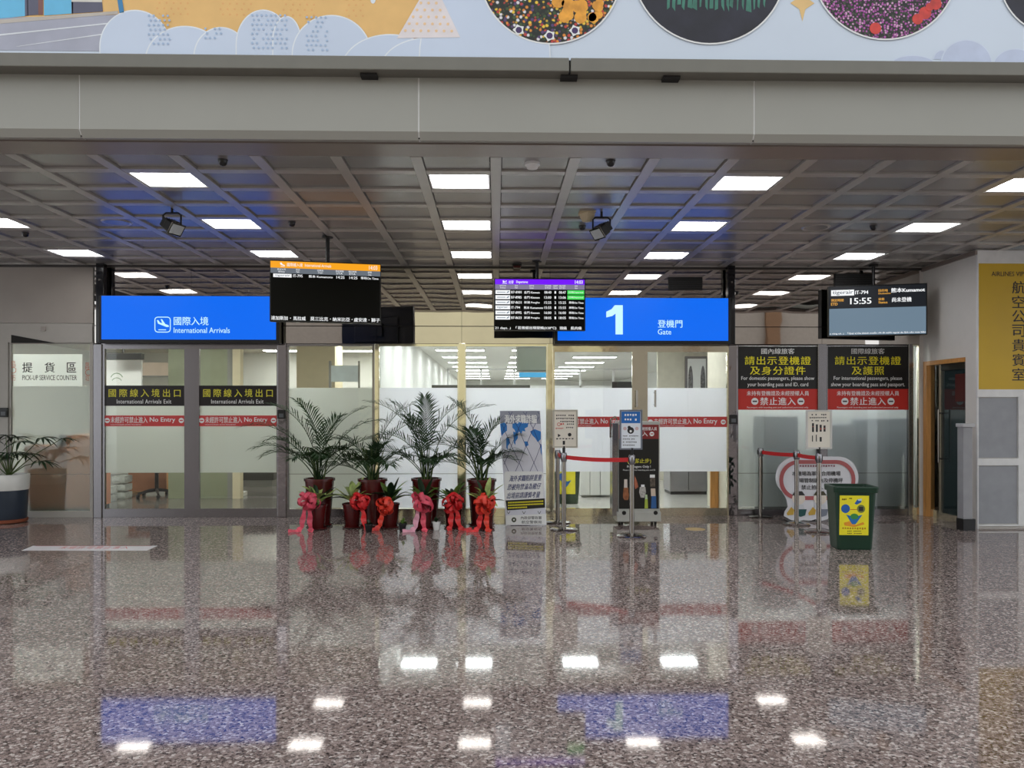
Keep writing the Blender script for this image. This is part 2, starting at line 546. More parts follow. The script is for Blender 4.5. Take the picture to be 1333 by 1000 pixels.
pposter('building_slate', (92, 92, 112), [[(30, -200), (34, -200), (36, 27), (32, 28)], [(34, -200), (48, -200), (50, 26), (35, 27)], [(89, -200), (92, -200), (93, 24), (91, 24)], [(91, 9), (130, 9), (131, 21), (92, 24)]], 0.0035)
pposter('building_brown', (128, 84, 78), [[(47, -200), (54, -200), (55, 26), (49, 26.5)]], 0.004)
pposter('building_cream', (214, 210, 204), [[(91, -200), (130, -200), (130, 9), (91, 9)]], 0.004)
pposter('flag_pole', (60, 130, 180), [[(120, -200), (126, -200), (158, 22), (152, 23)]], 0.005)
cl = [(172, 66, 44, 46), (236, 84, 50, 44), (282, 78, 34, 37), (336, 62, 34, 44), (366, 56, 17, 30), (424, 74, 50, 50), (500, 92, 62, 44), (548, 92, 60, 40), (622, 74, 84, 100)]
for i, (cx, cy, rx, ry) in enumerate(cl):
    e_ = [p for p in arc(cx, cy, rx + 1.6, 180, 360, 30, ry=ry + 1.6)] + [(cx + rx + 1.6, 76), (cx - rx - 1.6, 76)]
    q_ = [p for p in arc(cx, cy, rx, 180, 360, 30, ry=ry)] + [(cx + rx, 76), (cx - rx, 76)]
    e_ = [(x, min(76, y)) for x, y in e_]; q_ = [(x, min(76, y)) for x, y in q_]
    pposter('cloud_edge', (226, 232, 240), [e_], 0.0050 + 0.0002 * i)
    pposter('cloud', (200, 212, 232), [q_], 0.0051 + 0.0002 * i, var=0.05, scale=1.2)
cone = [(538, 0), (566, 0), (590, 50), (508, 52)]
pposter('dotted_cone', (228, 220, 222), [cone], 0.008)
dots = []
for j in range(5):
    for i in range(-4, 5):
        x, y = 549 + i * 10 + (j % 2) * 5, 6 + j * 9
        if abs(x - 549) < 10 + y * 0.55: dots.append(arc(x, y, 1.9, 0, 330, 8))
pposter('cone_dot', (240, 204, 160), dots, 0.009)
dots = []
for cx0, cy0, nx, ny in ((322, 24, 8, 8), (392, 26, 5, 8), (190, 26, 5, 7), (262, 42, 4, 3)):
    for i in range(nx):
        for j in range(ny):
            if random.random() < 0.8: dots.append(arc(cx0 + i * 6 + (j % 2) * 2, cy0 + j * 6, 1.5, 0, 315, 7))
pposter('cloud_dot', (168, 190, 218), dots, 0.009)
dots = []
for i in range(30):
    for j in range(4):
        x = 200 + i * 9
        if (x // 40) % 2: dots.append(arc(x + (j % 2) * 3, 2 + j * 7, 1.3, 0, 315, 7))
pposter('sky_dot', (228, 172, 108), dots, 0.002)
pposter('rain_drop', (226, 232, 240), [arc(477, 2, 3.4, 0, 345, 12, ry=5)], 0.003)
for i, (cx, cy, rx, ry) in enumerate(((1185, 80, 29, 12), (1223, 72, 10, 11), (1256, 78, 33, 31), (1322, 82, 30, 24))):
    for nm, col, g, dz in (('right_cloud_edge', (206, 216, 234), 1.5, 0), ('right_cloud', (190, 200, 224), 0, .0001)):
        pposter(nm, col, [[(x, min(77, y)) for x, y in arc(cx, cy, rx + g, 180, 360, 24, ry=ry + g)]], .002 + dz + .0002 * i)
pposter('star', (226, 190, 130), [[(1037, -30), (1042, -8), (1054, 0), (1042, 8), (1038, 24), (1034, 8), (1022, 0), (1034, -8)]], 0.002)

def flower_mat(name, cols, scale, dark=(22, 28, 20)):
    m = bpy.data.materials.new(name); m.use_nodes = True
    nt = m.node_tree; p = nt.nodes['Principled BSDF']; p.inputs['Roughness'].default_value = 0.5
    tc = nt.nodes.new('ShaderNodeTexCoord')
    v = nt.nodes.new('ShaderNodeTexVoronoi'); v.inputs['Scale'].default_value = scale
    nt.links.new(tc.outputs['Object'], v.inputs['Vector'])
    sx = nt.nodes.new('ShaderNodeSeparateColor'); nt.links.new(v.outputs['Color'], sx.inputs[0])
    r = nt.nodes.new('ShaderNodeValToRGB'); r.color_ramp.interpolation = 'CONSTANT'
    e = r.color_ramp.elements
    e[0].color = c(*cols[0]); e[1].position = 1.0 / len(cols); e[1].color = c(*cols[1])
    for i in range(2, len(cols)):
        k = e.new(i / len(cols)); k.color = c(*cols[i])
    nt.links.new(sx.outputs[0], r.inputs[0])
    r2 = nt.nodes.new('ShaderNodeValToRGB'); r2.color_ramp.elements[0].position = 0.35; r2.color_ramp.elements[1].position = 0.6
    nt.links.new(v.outputs['Distance'], r2.inputs[0])
    mx = nt.nodes.new('ShaderNodeMix'); mx.data_type = 'RGBA'
    nt.links.new(r2.outputs[0], mx.inputs[0]); nt.links.new(r.outputs[0], mx.inputs[6]); mx.inputs[7].default_value = c(*dark)
    nt.links.new(mx.outputs[2], p.inputs['Base Color'])
    return m
FL1 = flower_mat('flowers_mixed', [(240, 200, 60), (226, 140, 50), (60, 84, 40), (226, 222, 226), (190, 60, 56), (86, 60, 110), (40, 50, 34)], 42)
FL2 = flower_mat('flowers_pink', [(186, 92, 176), (214, 160, 200), (60, 70, 50), (150, 60, 140)], 60)
FL3 = mat('poster_red_petals', (200, 62, 54), var=.25, scale=14)
FL4 = mat('poster_orange_petals', (236, 160, 54), var=.3, scale=12)
for nm, cx, cy, r, mt in (('flower_photo', 707, -35, 91, FL1), ('night_photo', 915, -46, 100, None), ('garden_photo', 1147, -50, 96, FL2), ('edge_photo', 1376, -38, 76, None)):
    obj('photo_rim', S.discm(MB(), cx, cy, r + 2, 0.0075, 64), 'print_white', post)
    if mt:
        obj(nm, S.discm(MB(), cx, cy, r, 0.0085, 64), mt, post)
    else:
        obj(nm, S.discm(MB(), cx, cy, r, 0.0085, 64), mat('poster_night', (30, 30, 44), rough=0.5, var=0.5, scale=5), post)
# flowers inside the round photographs
for nm, mt, pts in (('red_petals', FL3, [(1080 + 9 * i, 12 + 26 * math.sin(math.pi * i / 15) + random.uniform(-4, 2)) for i in range(16)] + [(1206, 4), (1214, 0), (1200, 12), (1190, 20)]),
                    ('yellow_petals', FL4, [(random.uniform(715, 785), random.uniform(2, 24)) for _ in range(26)])):
    m_ = MB()
    for i, (x, y) in enumerate(pts):
        if math.hypot(x - (1147 if nm[0] == 'r' else 707), y - (-50 if nm[0] == 'r' else -35)) < 84:
            S.discm(m_, x, y, random.uniform(5, 8.5), 0.0095 + 0.0002 * (i % 9), 11)
    obj(nm, m_, mt, post)['kind'] = 'stuff'
m_ = MB(); m2 = MB()
for x, y in ((739, 40), (666, 40), (706, 47)):
    S.polym(m_, [(x + (8 if k % 2 else 5.5) * math.cos(k * .628), y + (8 if k % 2 else 5.5) * math.sin(k * .628)) for k in range(10)], .0115); S.discm(m2, x, y, 4.2, 0.012, 9)
obj('white_petals', m_, 'print_white', post)['kind'] = 'stuff'; obj('purple_centre', m2, mat('poster_violet', (66, 44, 96)), post)['kind'] = 'stuff'
m_ = MB()
for i, x in enumerate(range(860, 990, 7)):
    S.polym(m_, [(x, -20), (x + 4, -20), (x + random.uniform(1, 6), random.uniform(4, 14)), (x + random.uniform(-3, 1), random.uniform(3, 12))], 0.0095)
obj('green_lights', m_, mat('poster_teal', (60, 120, 104), var=0.4), post)['kind'] = 'stuff'

# --- ceiling of metal pans between bars
CW, RW = 0.612, 0.515
rows = [6.28 + RW * k for k in range(-1, 9)]      # row edges; first one is cut by the soffit
ceil = thing('ceiling', 'lowered grey metal ceiling of square pans and bars', 'ceiling', kind='structure')
obj('slab', MB().box(-9.5, 9.5, 5.7, WALL + 0.3, CEIL + 0.16, CEIL + 0.2), 'dark_gap', ceil)
BW = 0.085
def vis(x0, x1, y0, y1):
    for x in (x0, x1):
        for y in (y0, y1):
            s, co = math.sin(YAW), math.cos(YAW)
            dz = y * co + x * s; dx = x * co - y * s
            if abs(dx / dz) * F < 720: return True
    return False
light_cells = {}
lights = []
tile_me = {}
cols = list(range(-15, 14))
def cell_ok(x0, x1, y0, y1):
    if x0 > 5.7 and y1 > 9.25: return False
    return vis(x0, x1, y0, y1)
for k in range(len(rows) - 1):
    y0, y1 = rows[k], rows[k + 1]
    if k == 0: y0 = 5.88
    for ci in cols:
        x0, x1 = ci * CW, (ci + 1) * CW
        if not cell_ok(x0, x1, y0, y1): continue
        tx0, tx1 = x0 + BW / 2 + 0.008, x1 - BW / 2 - 0.008
        ty0, ty1 = y0 + (0.055 if k else 0.01), y1 - 0.055
        if k in (1, 4, 7) and (ci + 1) % 4 == 0:
            lights.append((k, ci, tx0, tx1, ty0, ty1))
        else:
            key = k == 0
            if key not in tile_me:
                w, d = tx1 - tx0, ty1 - ty0
                mb = MB().box(-w / 2, w / 2, -d / 2, d / 2, 0, 0.03)
                tile_me[key] = mb.mesh('ceiling_tile')
            o = obj('ceiling_tile', tile_me[key], 'tile', ceil, loc=((tx0 + tx1) / 2, (ty0 + ty1) / 2, CEIL + 0.016))
            o.rotation_euler = (R(random.uniform(-.25, .25)), R(random.uniform(-.2, .2)), 0)
        if 'cb' not in tile_me:
            tile_me['cb'] = MB().box(-CW / 2 + BW / 2 + .003, CW / 2 - BW / 2 - .003, -0.047, 0.047, 0, 0.03).mesh('cross_bar')
        obj('cross_bar', tile_me['cb'], 'bar', ceil, loc=((x0 + x1) / 2, y1, CEIL))
for ci in cols:
    if not vis(ci * CW - .1, ci * CW + .1, 5.9, WALL): continue
    y1 = WALL if ci * CW < 5.7 else 9.2
    obj('runner_bar', MB().box(ci * CW - BW / 2, ci * CW + BW / 2, 5.885, y1, CEIL - 0.002, CEIL + 0.03), 'bar', ceil)

rown = {1: 'front', 4: 'middle', 7: 'rear'}
byrow = {}
for L in lights: byrow.setdefault(L[0], []).append(L)
ordn = ['leftmost', 'second from the left', 'third from the left', 'fourth from the left', 'fifth from the left', 'sixth from the left', 'seventh from the left', 'eighth from the left']
for k, Ls in byrow.items():
    Ls.sort(key=lambda q: q[1])
    for i, (k_, ci, x0, x1, y0, y1) in enumerate(Ls):
        nm = 'rightmost' if i == len(Ls) - 1 else ordn[i]
        r_ = thing('ceiling_light', f'square lit ceiling panel, {nm} in the {rown[k]} row of lights', 'ceiling light', 'square ceiling light panels')
        t = 0.012
        fr = MB()
        fr.box(x0, x1, y0, y0 + t, CEIL + 0.004, CEIL + 0.1).box(x0, x1, y1 - t, y1, CEIL + 0.004, CEIL + 0.1)
        fr.box(x0, x0 + t, y0 + t, y1 - t, CEIL + 0.004, CEIL + 0.1).box(x1 - t, x1, y0 + t, y1 - t, CEIL + 0.004, CEIL + 0.1)
        fr.box(x0, x1, y0, y1, CEIL + 0.1, CEIL + 0.11)
        obj('housing', fr, 'white_metal', r_)
        obj('diffuser', MB().box(x0 + .03, x1 - .03, y0 + .03, y1 - .03, CEIL + 0.045, CEIL + 0.06), 'lamp_panel', r_)

# --- mirror cladding above the doors
wb = thing('wall_back', 'mirror-polished metal cladding above the glass doors', 'wall', kind='structure')
for a, b in ((123, 249), (249, 366), (366, 490), (490, 601), (601, 716), (716, 833), (833, 954), (954, 1070), (1070, 1203)):
    x0, x1 = X(a, WALL) + 0.002, X(b, WALL) - 0.002
    for z0, z1 in ((Z(447.5, WALL), Z(425.5, WALL)), (Z(424.5, WALL), CEIL + 0.1)):
        obj('mirror_panel', MB().box(x0, x1, WALL, WALL + 0.03, z0, z1), 'mirror', wb)
obj('backing', MB().box(X(123, WALL), X(1203, WALL), WALL + 0.03, WALL + 0.14, Z(449, WALL), CEIL + 0.1), 'dark_gap', wb)
obj('painted_shadow_strip', MB().box(-9, X(1203, WALL), WALL - 0.03, WALL + .0, CEIL - 0.03, CEIL), mat('bulkhead_shadow_tone', (58, 54, 52), rough=0.3), wb)  # dark strip standing in for the bulkhead's shadow below the ceiling

# --- left wall with the pick-up counter window
wl = thing('wall_left', 'beige wall around the pick-up counter window', 'wall', kind='structure')
zH0, zH1 = Z(447, WALL), Z(422, WALL)
xw0, xw1 = X(12, WALL), X(121, WALL)
obj('upper_wall', MB().box(-9, xw1, WALL, WALL + 0.1, zH1, CEIL + .1), 'wall_beige', wl)
obj('header', MB().box(X(1, WALL), xw1, WALL - 0.015, WALL + 0.1, zH0, zH1 - 0.008), 'wall_grey', wl)
obj('side_wall', MB().box(-9, X(0, WALL), WALL, WALL + 0.1, 0, zH1), 'wall_grey', wl)
obj('jamb', MB().box(X(1, WALL), X(11, WALL), WALL - 0.015, WALL + 0.1, 0, zH0), 'wall_grey', wl)
s_ = wall_surf(0, 340, 135, 470, WALL - 0.018)
obj('dark_wedge', s_.polym(MB(), [(14.5, 436), (72, 446.6), (14.5, 446.6)], 0), 'dark_gap', wl)  # flat dark triangle on the header
obj('wall_plate', pbox(MB(), 53, 425, 59, 431, WALL - 0.03, WALL - 0.015), 'wall_beige', wl)

def frame4(parent, x0, x1, z0, z1, wl_, wr, wt, wb_, m, Y=WALL, d=0.05, names=('stile', 'stile', 'top_rail', 'bottom_rail')):
    obj(names[0], MB().box(x0, x0 + wl_, Y, Y + d, z0, z1), m, parent)
    obj(names[1], MB().box(x1 - wr, x1, Y, Y + d, z0, z1), m, parent)
    obj(names[2], MB().box(x0 + wl_, x1 - wr, Y, Y + d, z1 - wt, z1), m, parent)
    obj(names[3], MB().box(x0 + wl_, x1 - wr, Y, Y + d, z0, z0 + wb_), m, parent)

def glazing(name, label, cat, a, b, top, film, fy0, fy1, fm, sw=(3, 3), tr=3, br=10, film_m='film_gate', Y=WALL, base=672.4):
    """a framed glass leaf filling photo columns a..b"""
    r_ = thing(name, label, cat, kind='structure')
    x0, x1 = X(a, Y), X(b, Y)
    z1 = Z(top, Y)
    k = 1 / 96.15
    frame4(r_, x0, x1, 0.002, z1, sw[0] * k, sw[1] * k, tr * k, br * k, fm, Y)
    gx0, gx1 = x0 + sw[0] * k, x1 - sw[1] * k
    obj('pane', MB().box(gx0, gx1, Y + 0.02, Y + 0.03, br * k, z1 - tr * k), 'glass', r_)
    if film:
        zf1, zf0 = Z(fy0, Y), max(Z(fy1, Y), br * k)
        obj('frosted_film', MB().quad((gx0, Y + 0.034, zf0), (gx1, Y + 0.034, zf0), (gx1, Y + 0.034, zf1), (gx0, Y + 0.034, zf1)), film_m, r_)
        if fy1 > 650:
            zs = Z(617, Y)
            obj('film_seam', MB().box(gx0, gx1, Y + .032, Y + .0335, zs - .004, zs + .004), 'int_grey', r_)
    return r_

# pick-up window
w1 = glazing('window_1', 'frosted glass window of the pick-up service counter', 'window', 12, 121, 447, True, 503, 664, 'wall_grey', sw=(2, 4), tr=1.5, br=8, film_m='film_blur')
S = wall_surf(0, 440, 130, 520, WALL + 0.016)
sb = obj('sign_strip', S.rectm(MB(), 16, 461, 106, 503, -0.021), 'film_left', w1)
t_ = MB(); S.textm(t_, '提', 29, 472, 42, 485, 0, .012); S.textm(t_, '貨', 58, 472, 71, 485, 0, .012); S.textm(t_, '區', 87, 472, 99, 485, 0, .012)
S.textm(t_, 'PICK-UP SERVICE COUNTER', 29, 488.5, 100, 495, 0, .006)
obj('lettering', t_, 'print_ink', w1)
t_ = MB(); S.textm(t_, '坊', 14, 487, 20, 496, 0); S.ringm(t_, 17, 482, 3.4, 4.2, 0, 16); S.textm(t_, '昌', 14, 470, 20, 478, 0)
S.textm(t_, '昌', 111, 472, 116, 481, 0); S.ringm(t_, 115, 485, 3.4, 4.2, 0, 16); S.textm(t_, '坊', 111, 488, 116, 496, 0)
obj('logo_lettering', t_, mat('print_coral', (196, 120, 100)), w1)

# posts between the bays
def post_trim(name, label, a, b, top, m, d=0.09, base=672.4):
    o = obj(name, MB().box(X(a, WALL - .02), X(b, WALL - .02), WALL - 0.02, WALL + d, 0, Z(top, WALL - .02)), m, bevel=0.004)
    return tag(o, label, 'door post', kind='structure')
post_trim('trim_2', 'dark steel post left of the arrivals doors', 121.5, 132, 449, 'steel')
post_trim('trim_3', 'polished steel post right of the arrivals doors', 361, 372.5, 447, 'mirror_steel')
post_trim('trim_4', 'polished steel mullion, yellow reflection in its colour, behind the second palm', 487.5, 492.5, 448, 'reflect_tint_steel')
post_trim('trim_5', 'polished steel mullion, yellow reflection in its colour, between the two middle windows', 596.5, 605.5, 447, 'reflect_tint_steel')
post_trim('trim_6', 'polished steel post, yellow reflection in its colour, left of the gate doors', 712, 720, 447, 'reflect_tint_steel')
post_trim('trim_7', 'polished steel post right of the gate doors', 948.5, 960, 449, 'mirror_steel')
post_trim('trim_8', 'brushed steel post between the two passenger notice boards', 1065, 1076.5, 447, 'steel')
post_trim('trim_9', 'steel post right of the passenger notice boards', 1183, 1188, 447, 'steel')

def band(parent, S, a, b, y0, y1, m, name='sign_band'):
    return obj(name, S.rectm(MB(), a, y0, b, y1, 0), m, parent)

def arrivals_door(name, a, b, label, swl, swr):
    r_ = glazing(name, label, 'glass door', a, b, 447, True, 503, 615, 'steel', sw=(swl, swr), tr=8, br=11, film_m='film_left')
    S = wall_surf(a, 440, b, 680, WALL + 0.016)
    g0, g1 = a + swl, b - swr
    bb = band(r_, S, g0 - 3 if swl < 6 else g0, g1, 502, 528.5, 'print_black_band')
    t_ = MB(); S.textm(t_, '國際線入境出口', g0 + 5.5, 506.5, g1 - 5, 517, .0015, .012, 1.5)
    obj('lettering', t_, 'print_gold', bb)
    t_ = MB(); S.textm(t_, 'International Arrivals Exit', g0 + 16, 520, g1 - 17, 525.5, .0015, .01, 1.1)
    obj('lettering', t_, 'print_white', bb)
    rb = band(r_, S, g0, g1, 541, 555, 'print_band')
    t_ = MB(); red = MB()
    S.textm(t_, '未經許可禁止進入', g0 + 8, 542.6, g0 + 56, 550.8, .0015, .01)
    S.textm(t_, 'No Entry', g0 + 59, 543.4, g1 - 12, 551, .0015, .02)
    S.textm(t_, 'UNAUTHORIZED ENTRY PROHIBITED', g0 + 8, 552.3, g0 + 48, 553.6, .0015)
    no_entry(S, t_, red, g0 + 3.6, 547.5, 3.4, .0015); no_entry(S, t_, red, g1 - 4, 547.5, 3.4, .0015)
    obj('lettering', t_, 'print_white', rb); obj('symbol_bar', red, 'print_band', rb)
    return r_
d1 = arrivals_door('door_1', 132, 249, 'left glass door of the international arrivals exit', 4, 9)
d2 = arrivals_door('door_2', 249, 361, 'right glass door of the international arrivals exit', 10, 1)

glazing('window_2', 'frosted window behind the first tall palm', 'window', 372.5, 487.5, 448, True, 505, 661, 'steel', film_m='film_left')
glazing('window_3', 'frosted window behind the middle palms', 'window', 492.5, 596.5, 448, True, 505, 661, 'reflect_tint_steel', sw=(1, 1))
w4 = glazing('window_4', 'frosted window behind the roll-up banner', 'window', 605.5, 712, 448, True, 505, 661, 'reflect_tint_steel', sw=(1, 1))

def gate_door(name, a, b, label, swl, swr, handle_px):
    r_ = glazing(name, label, 'glass door', a, b, 447, True, 505, 614.5, 'reflect_tint_steel', sw=(swl, swr), tr=11, br=10, film_m='film_gate')
    S = wall_surf(a, 440, b, 680, WALL + 0.016)
    g0, g1 = a + swl, b - swr
    rb = band(r_, S, g0, g1, 542.5, 556, 'print_band')
    t_ = MB(); red = MB()
    S.textm(t_, '未經許可禁止進入', g0 + 8, 545, g0 + 57, 552.5, .0015, .014)
    S.textm(t_, 'No Entry', g0 + 60, 545, g1 - 13, 553.5, .0015, .02)
    S.textm(t_, 'UNAUTHORIZED ENTRY PROHIBITED', g0 + 12, 553.9, g0 + 48, 555.2, .0015)
    no_entry(S, t_, red, g0 + 3.8, 549.5, 3.3, .0015); no_entry(S, t_, red, g1 - 5, 549.5, 3.3, .0015)
    obj('lettering', t_, 'print_white', rb); obj('symbol_bar', red, 'print_band', rb)
    p0, p1 = W(handle_px, 530, WALL - .05), W(handle_px, 508, WALL - .05)
    h = MB().cyl((p0.x, WALL - .05, p0.z), (p1.x, WALL - .05, p1.z), 0.014, n=12)
    for zz in (p0.z + .03, p1.z - .03):
        h.cyl((p0.x, WALL - .05, zz), (p0.x, WALL + .02, zz), 0.01, n=8)
    obj('handle', h, 'chrome', r_, smooth=True)
    return r_
d3 = gate_door('door_3', 720, 833, 'left glass door of gate one', 2, 10, 829)
d4 = gate_door('door_4', 833, 948.5, 'right glass door of gate one', 10, 2, 853)

# notice boards over blurred glass, right of the gate
def notice(name, a, b, label, l1, l2, l3, e1, e2, bx):
    r_ = glazing(name, label, 'window', a, b, 449, True, 534, 661, 'steel', sw=(1, 1), tr=1, br=8, film_m='film_board')
    S = wall_surf(a, 440, b, 680, WALL + 0.010)
    bk = obj('notice_board', S.rectm(MB(), a + .5, 451, b - .5, 506.5, 0), 'print_black', r_)
    rd = obj('notice_board', S.rectm(MB(), a + .5, 506.5, b - .5, 533.5, 0), 'print_red', r_)
    m = (a + b) / 2
    t_ = MB(); S.textm(t_, l1, m - 21.5, 453.6, m + 21.5, 461, .0015, .016)
    S.textm(t_, e1[0], m - e1[1], 490, m + e1[1], 496.2, .0015, .012); S.textm(t_, e2[0], m - e2[1], 498, m + e2[1], 504.5, .0015, .012)
    obj('lettering', t_, 'print_white', bk)
    t_ = MB(); S.textm(t_, l2, m - 43, 464, m + 43, 475, .0015, .014, 1.1); S.textm(t_, l3, m - bx, 477, m + bx, 488, .0015, .014, 1.1)
    obj('lettering', t_, 'print_yellow', bk)
    t_ = MB(); red = MB()
    S.textm(t_, '未持有登機證及未經授權人員', m - 40.5, 509, m + 40.5, 515.2, .0015, .012)
    S.textm(t_, '禁止進入', m - 23, 517.5, m + 23, 527.5, .0015, .022, 1.1)
    S.textm(t_, 'Passengers with boarding pass and authorized personnel only.', m - 40, 529.4, m + 40, 532, .0015, .006)
    no_entry(S, t_, red, m - 30, 522.6, 4.6, .0015); no_entry(S, t_, red, m + 30, 522.6, 4.6, .0015)
    obj('lettering', t_, 'print_white', rd); obj('symbol_bar', red, mat('print_symbol_grey', (70, 70, 80)), rd)
notice('window_5', 960, 1065, 'notice board for domestic passengers over blurred grey glass', '國內線旅客', '請出示登機證', '及身分證件', ('For domestic passengers, please show', 47.5), ('your boarding pass and ID. card', 39.5), 36)
notice('window_6', 1076.5, 1183, 'notice board for international passengers over blurred grey glass', '國際線旅客', '請出示登機證', '及護照', ('For international passengers, please', 44.5), ('show your boarding pass and passport.', 48), 21)

# narrow dark glass and the side wall on the right
XS = X(1201, WALL)
glazing('window_7', 'narrow dark glass strip beside the right side wall', 'window', 1188, 1197, 447, False, 0, 0, 'reflect_tint_steel', sw=(1, 1), tr=2, br=10)
Y2 = 9.2
wr = thing('wall_right', 'white side wall holding the wood-framed glass door', 'wall', kind='structure')
dy0, dy1 = 9.44, 10.36           # door opening along the wall
zd = Z(470, 10.3)
obj('corner_post', MB().box(X(1197, WALL), XS + .06, WALL - .01, WALL + .1, 0, CEIL), 'wall_white', wr)
obj('wall_above_door', MB().box(XS, XS + .12, Y2 + .031, WALL, zd, CEIL + .02), 'wall_white', wr)
obj('wall_pier', MB().box(XS, XS + .12, Y2 + .031, dy0, 0, zd), 'wall_white', wr)
obj('crown', MB().box(XS - .03, XS, Y2, WALL, CEIL - .05, CEIL), 'soffit', wr)
d5 = thing('door_5', 'glass door in an orange wood frame on the right side wall', 'glass door', kind='structure')
obj('wood_frame', MB().box(XS - .015, XS + .08, dy1 - .08, dy1, 0, zd), 'wood', d5)
obj('wood_frame', MB().box(XS - .015, XS + .08, dy0, dy1 - .08, zd - .055, zd), 'wood', d5)
obj('side_light_frame', MB().box(XS + .03, XS + .07, 10.02, 10.06, 0, zd - .055), 'reflect_tint_steel', d5)
obj('side_light', MB().box(XS + .045, XS + .055, 10.06, dy1 - .08, .06, zd - .055), 'glass', d5)
obj('side_light_rail', MB().box(XS + .03, XS + .07, 10.06, dy1 - .08, 0, .1), 'reflect_tint_steel', d5)
obj('door_leaf', MB().box(XS + .045, XS + .057, dy0 + .02, 10.02, .09, zd - .14), mat('dark_green_glass', (34, 48, 50), rough=0.06, var=0.1), d5)
obj('top_rail', MB().box(XS + .03, XS + .07, dy0, 10.02, zd - .14, zd - .055), 'black', d5)
obj('bottom_rail', MB().box(XS + .03, XS + .07, dy0, 10.02, 0, .09), 'reflect_tint_steel', d5)
h = MB().cyl((XS - .03, 9.97, .75), (XS - .03, 9.97, 1.45), .013, n=10)
for zz in (.8, 1.4): h.cyl((XS - .03, 9.97, zz), (XS + .05, 9.97, zz), .009, n=8)
obj('handle', h, 'chrome', d5, smooth=True)
obj('door_sign', MB().box(XS + .040, XS + .045, dy0 + .02, dy0 + .28, 1.55, 1.9), 'print_maroon', d5)
obj('room_behind', MB().box(XS + .6, XS + .65, 9.3, 11.5, 0, 3), 'int_grey', wr)

wf = thing('wall_front', 'white panelled wall carrying the yellow lounge sign', 'wall', kind='structure')
x0 = XS
zt = CEIL
obj('wall_face', MB().box(x0 + .121, 9.5, Y2 + .03, Y2 + .12, 0, zt + .02), 'wall_white', wf)
def fr(nm, a, b, y0, y1, m='white_metal', d=.03):
    pm = 1303
    obj(nm, MB().box(X(a, Y2), X(b, Y2), Y2 + .03 - d, Y2 + .03, max(0.03, W(pm, y1, Y2).z), W(pm, y0, Y2).z), m, wf)
obj('frame_post', MB().box(XS, X(1274, Y2), Y2, Y2 + .03, 0, zt), 'white_metal', wf)
obj('frame_rail', MB().box(X(1274, Y2), 9.5, Y2, Y2 + .03, W(1303, 343, Y2).z, zt), 'white_metal', wf)
fr('frame_rail', 1274, 1600, 507, 517)
fr('frame_rail', 1274, 1600, 597, 606)
fr('frame_rail', 1274, 1600, 683, 692)
fr('frame_post', 1326, 1337, 517, 597)
fr('frame_post', 1326, 1337, 606, 683)
fr('frosted_panel', 1275, 1325, 518, 596, 'film_panel', .012)
fr('frosted_panel', 1275, 1325, 607, 682, 'film_panel', .012)
fr('frosted_panel', 1338, 1420, 518, 596, 'film_panel', .012)
fr('frosted_panel', 1338, 1420, 607, 682, 'film_panel', .012)
ys = thing('lounge_sign', 'yellow wall sign for the airline lounge with black vertical characters', 'sign')
S = wall_surf(1274, 343, 1334, 507, Y2)
zt_, zb_ = W(1304, 343, Y2).z, W(1304, 507, Y2).z
obj('board', MB().box(X(1274.5, Y2), X(1400, Y2), Y2 + .005, Y2 + .03, zb_, zt_), 'panel_yellow', ys)
t_ = MB()
S.textm(t_, 'AIRLINES VIP', 1291, 353.5, 1333, 359.5, -.003, .012)
for i, ch in enumerate('航空公司貴賓室'):
    S.textm(t_, ch, 1318, 366 + i * 18.9, 1334.5, 382 + i * 18.9, -.003, .014)
obj('lettering', t_, 'print_ink', ys)

# ================================================================== ROOMS BEHIND THE GLASS
YB = WALL + 0.16
xa, xb, xc, xd = -8.8, X(489, WALL), X(954, WALL), XS + .5
xg, yg = 5.4, 11.55
for nm, label, x0, x1, y1, m in (('floor_2', 'grey stone floor of the arrivals room behind the glass', xa, xb, 17.5, mat('int_floor_dark', (112, 108, 104), rough=0.15)),
                          ('floor_3', 'pale stone floor of the gate hall behind the glass', xb, xg, 34, mat('int_floor_pale', (186, 182, 176), rough=0.15)),
                          ('floor_4', 'grey floor behind the notice boards', xg, xd, yg, mat('int_floor_grey', (130, 126, 122), rough=0.2))):
    tag(obj(nm, MB().box(x0, x1, WALL + .02, y1, -.08, 0), m), label, 'floor', kind='structure')
ZI = 2.72
for nm, label, x0, x1, y1, m in (('ceiling_2', 'cream ceiling of the arrivals room behind the glass', xa, xb, 17.5, mat('int_ceiling_warm', (206, 200, 184), rough=0.8)),
                          ('ceiling_3', 'pale ceiling of the gate hall behind the glass', xb, xg, 34, 'int_white'),
                          ('ceiling_4', 'pale ceiling behind the notice boards', xg, xd, yg, 'int_white')):
    tag(obj(nm, MB().box(x0, x1, YB, y1, ZI, ZI + .05), m), label, 'ceiling', kind='structure')
def iwall(nm, label, x0, x1, y0, y1, m, z1=ZI):
    return tag(obj(nm, MB().box(x0, x1, y0, y1, 0, z1), m), label, 'wall', kind='structure')
iwall('wall_arrivals_back', 'pale back wall of the arrivals room', xa, xb, 17.4, 17.5, 'int_white')
iwall('wall_arrivals_left', 'white wall at the far left of the arrivals room', xa - .1, xa, YB, 17.5, 'int_white')
iwall('wall_partition', 'white partition between arrivals room and gate hall', xb - .04, xb + .04, YB, 34, 'int_white')
iwall('wall_gate_back', 'pale back wall at the end of the gate hall', xb, xg, 34, 34.1, 'int_white')
iwall('wall_gate_right', 'pale right wall of the gate hall', xg, xg + .1, yg, 34, 'int_white')
iwall('wall_gate_pier', 'beige cross wall on the right inside gate one', 3.3, xg, 15.6, 15.7, mat('pier_beige', (206, 200, 184), rough=.7))
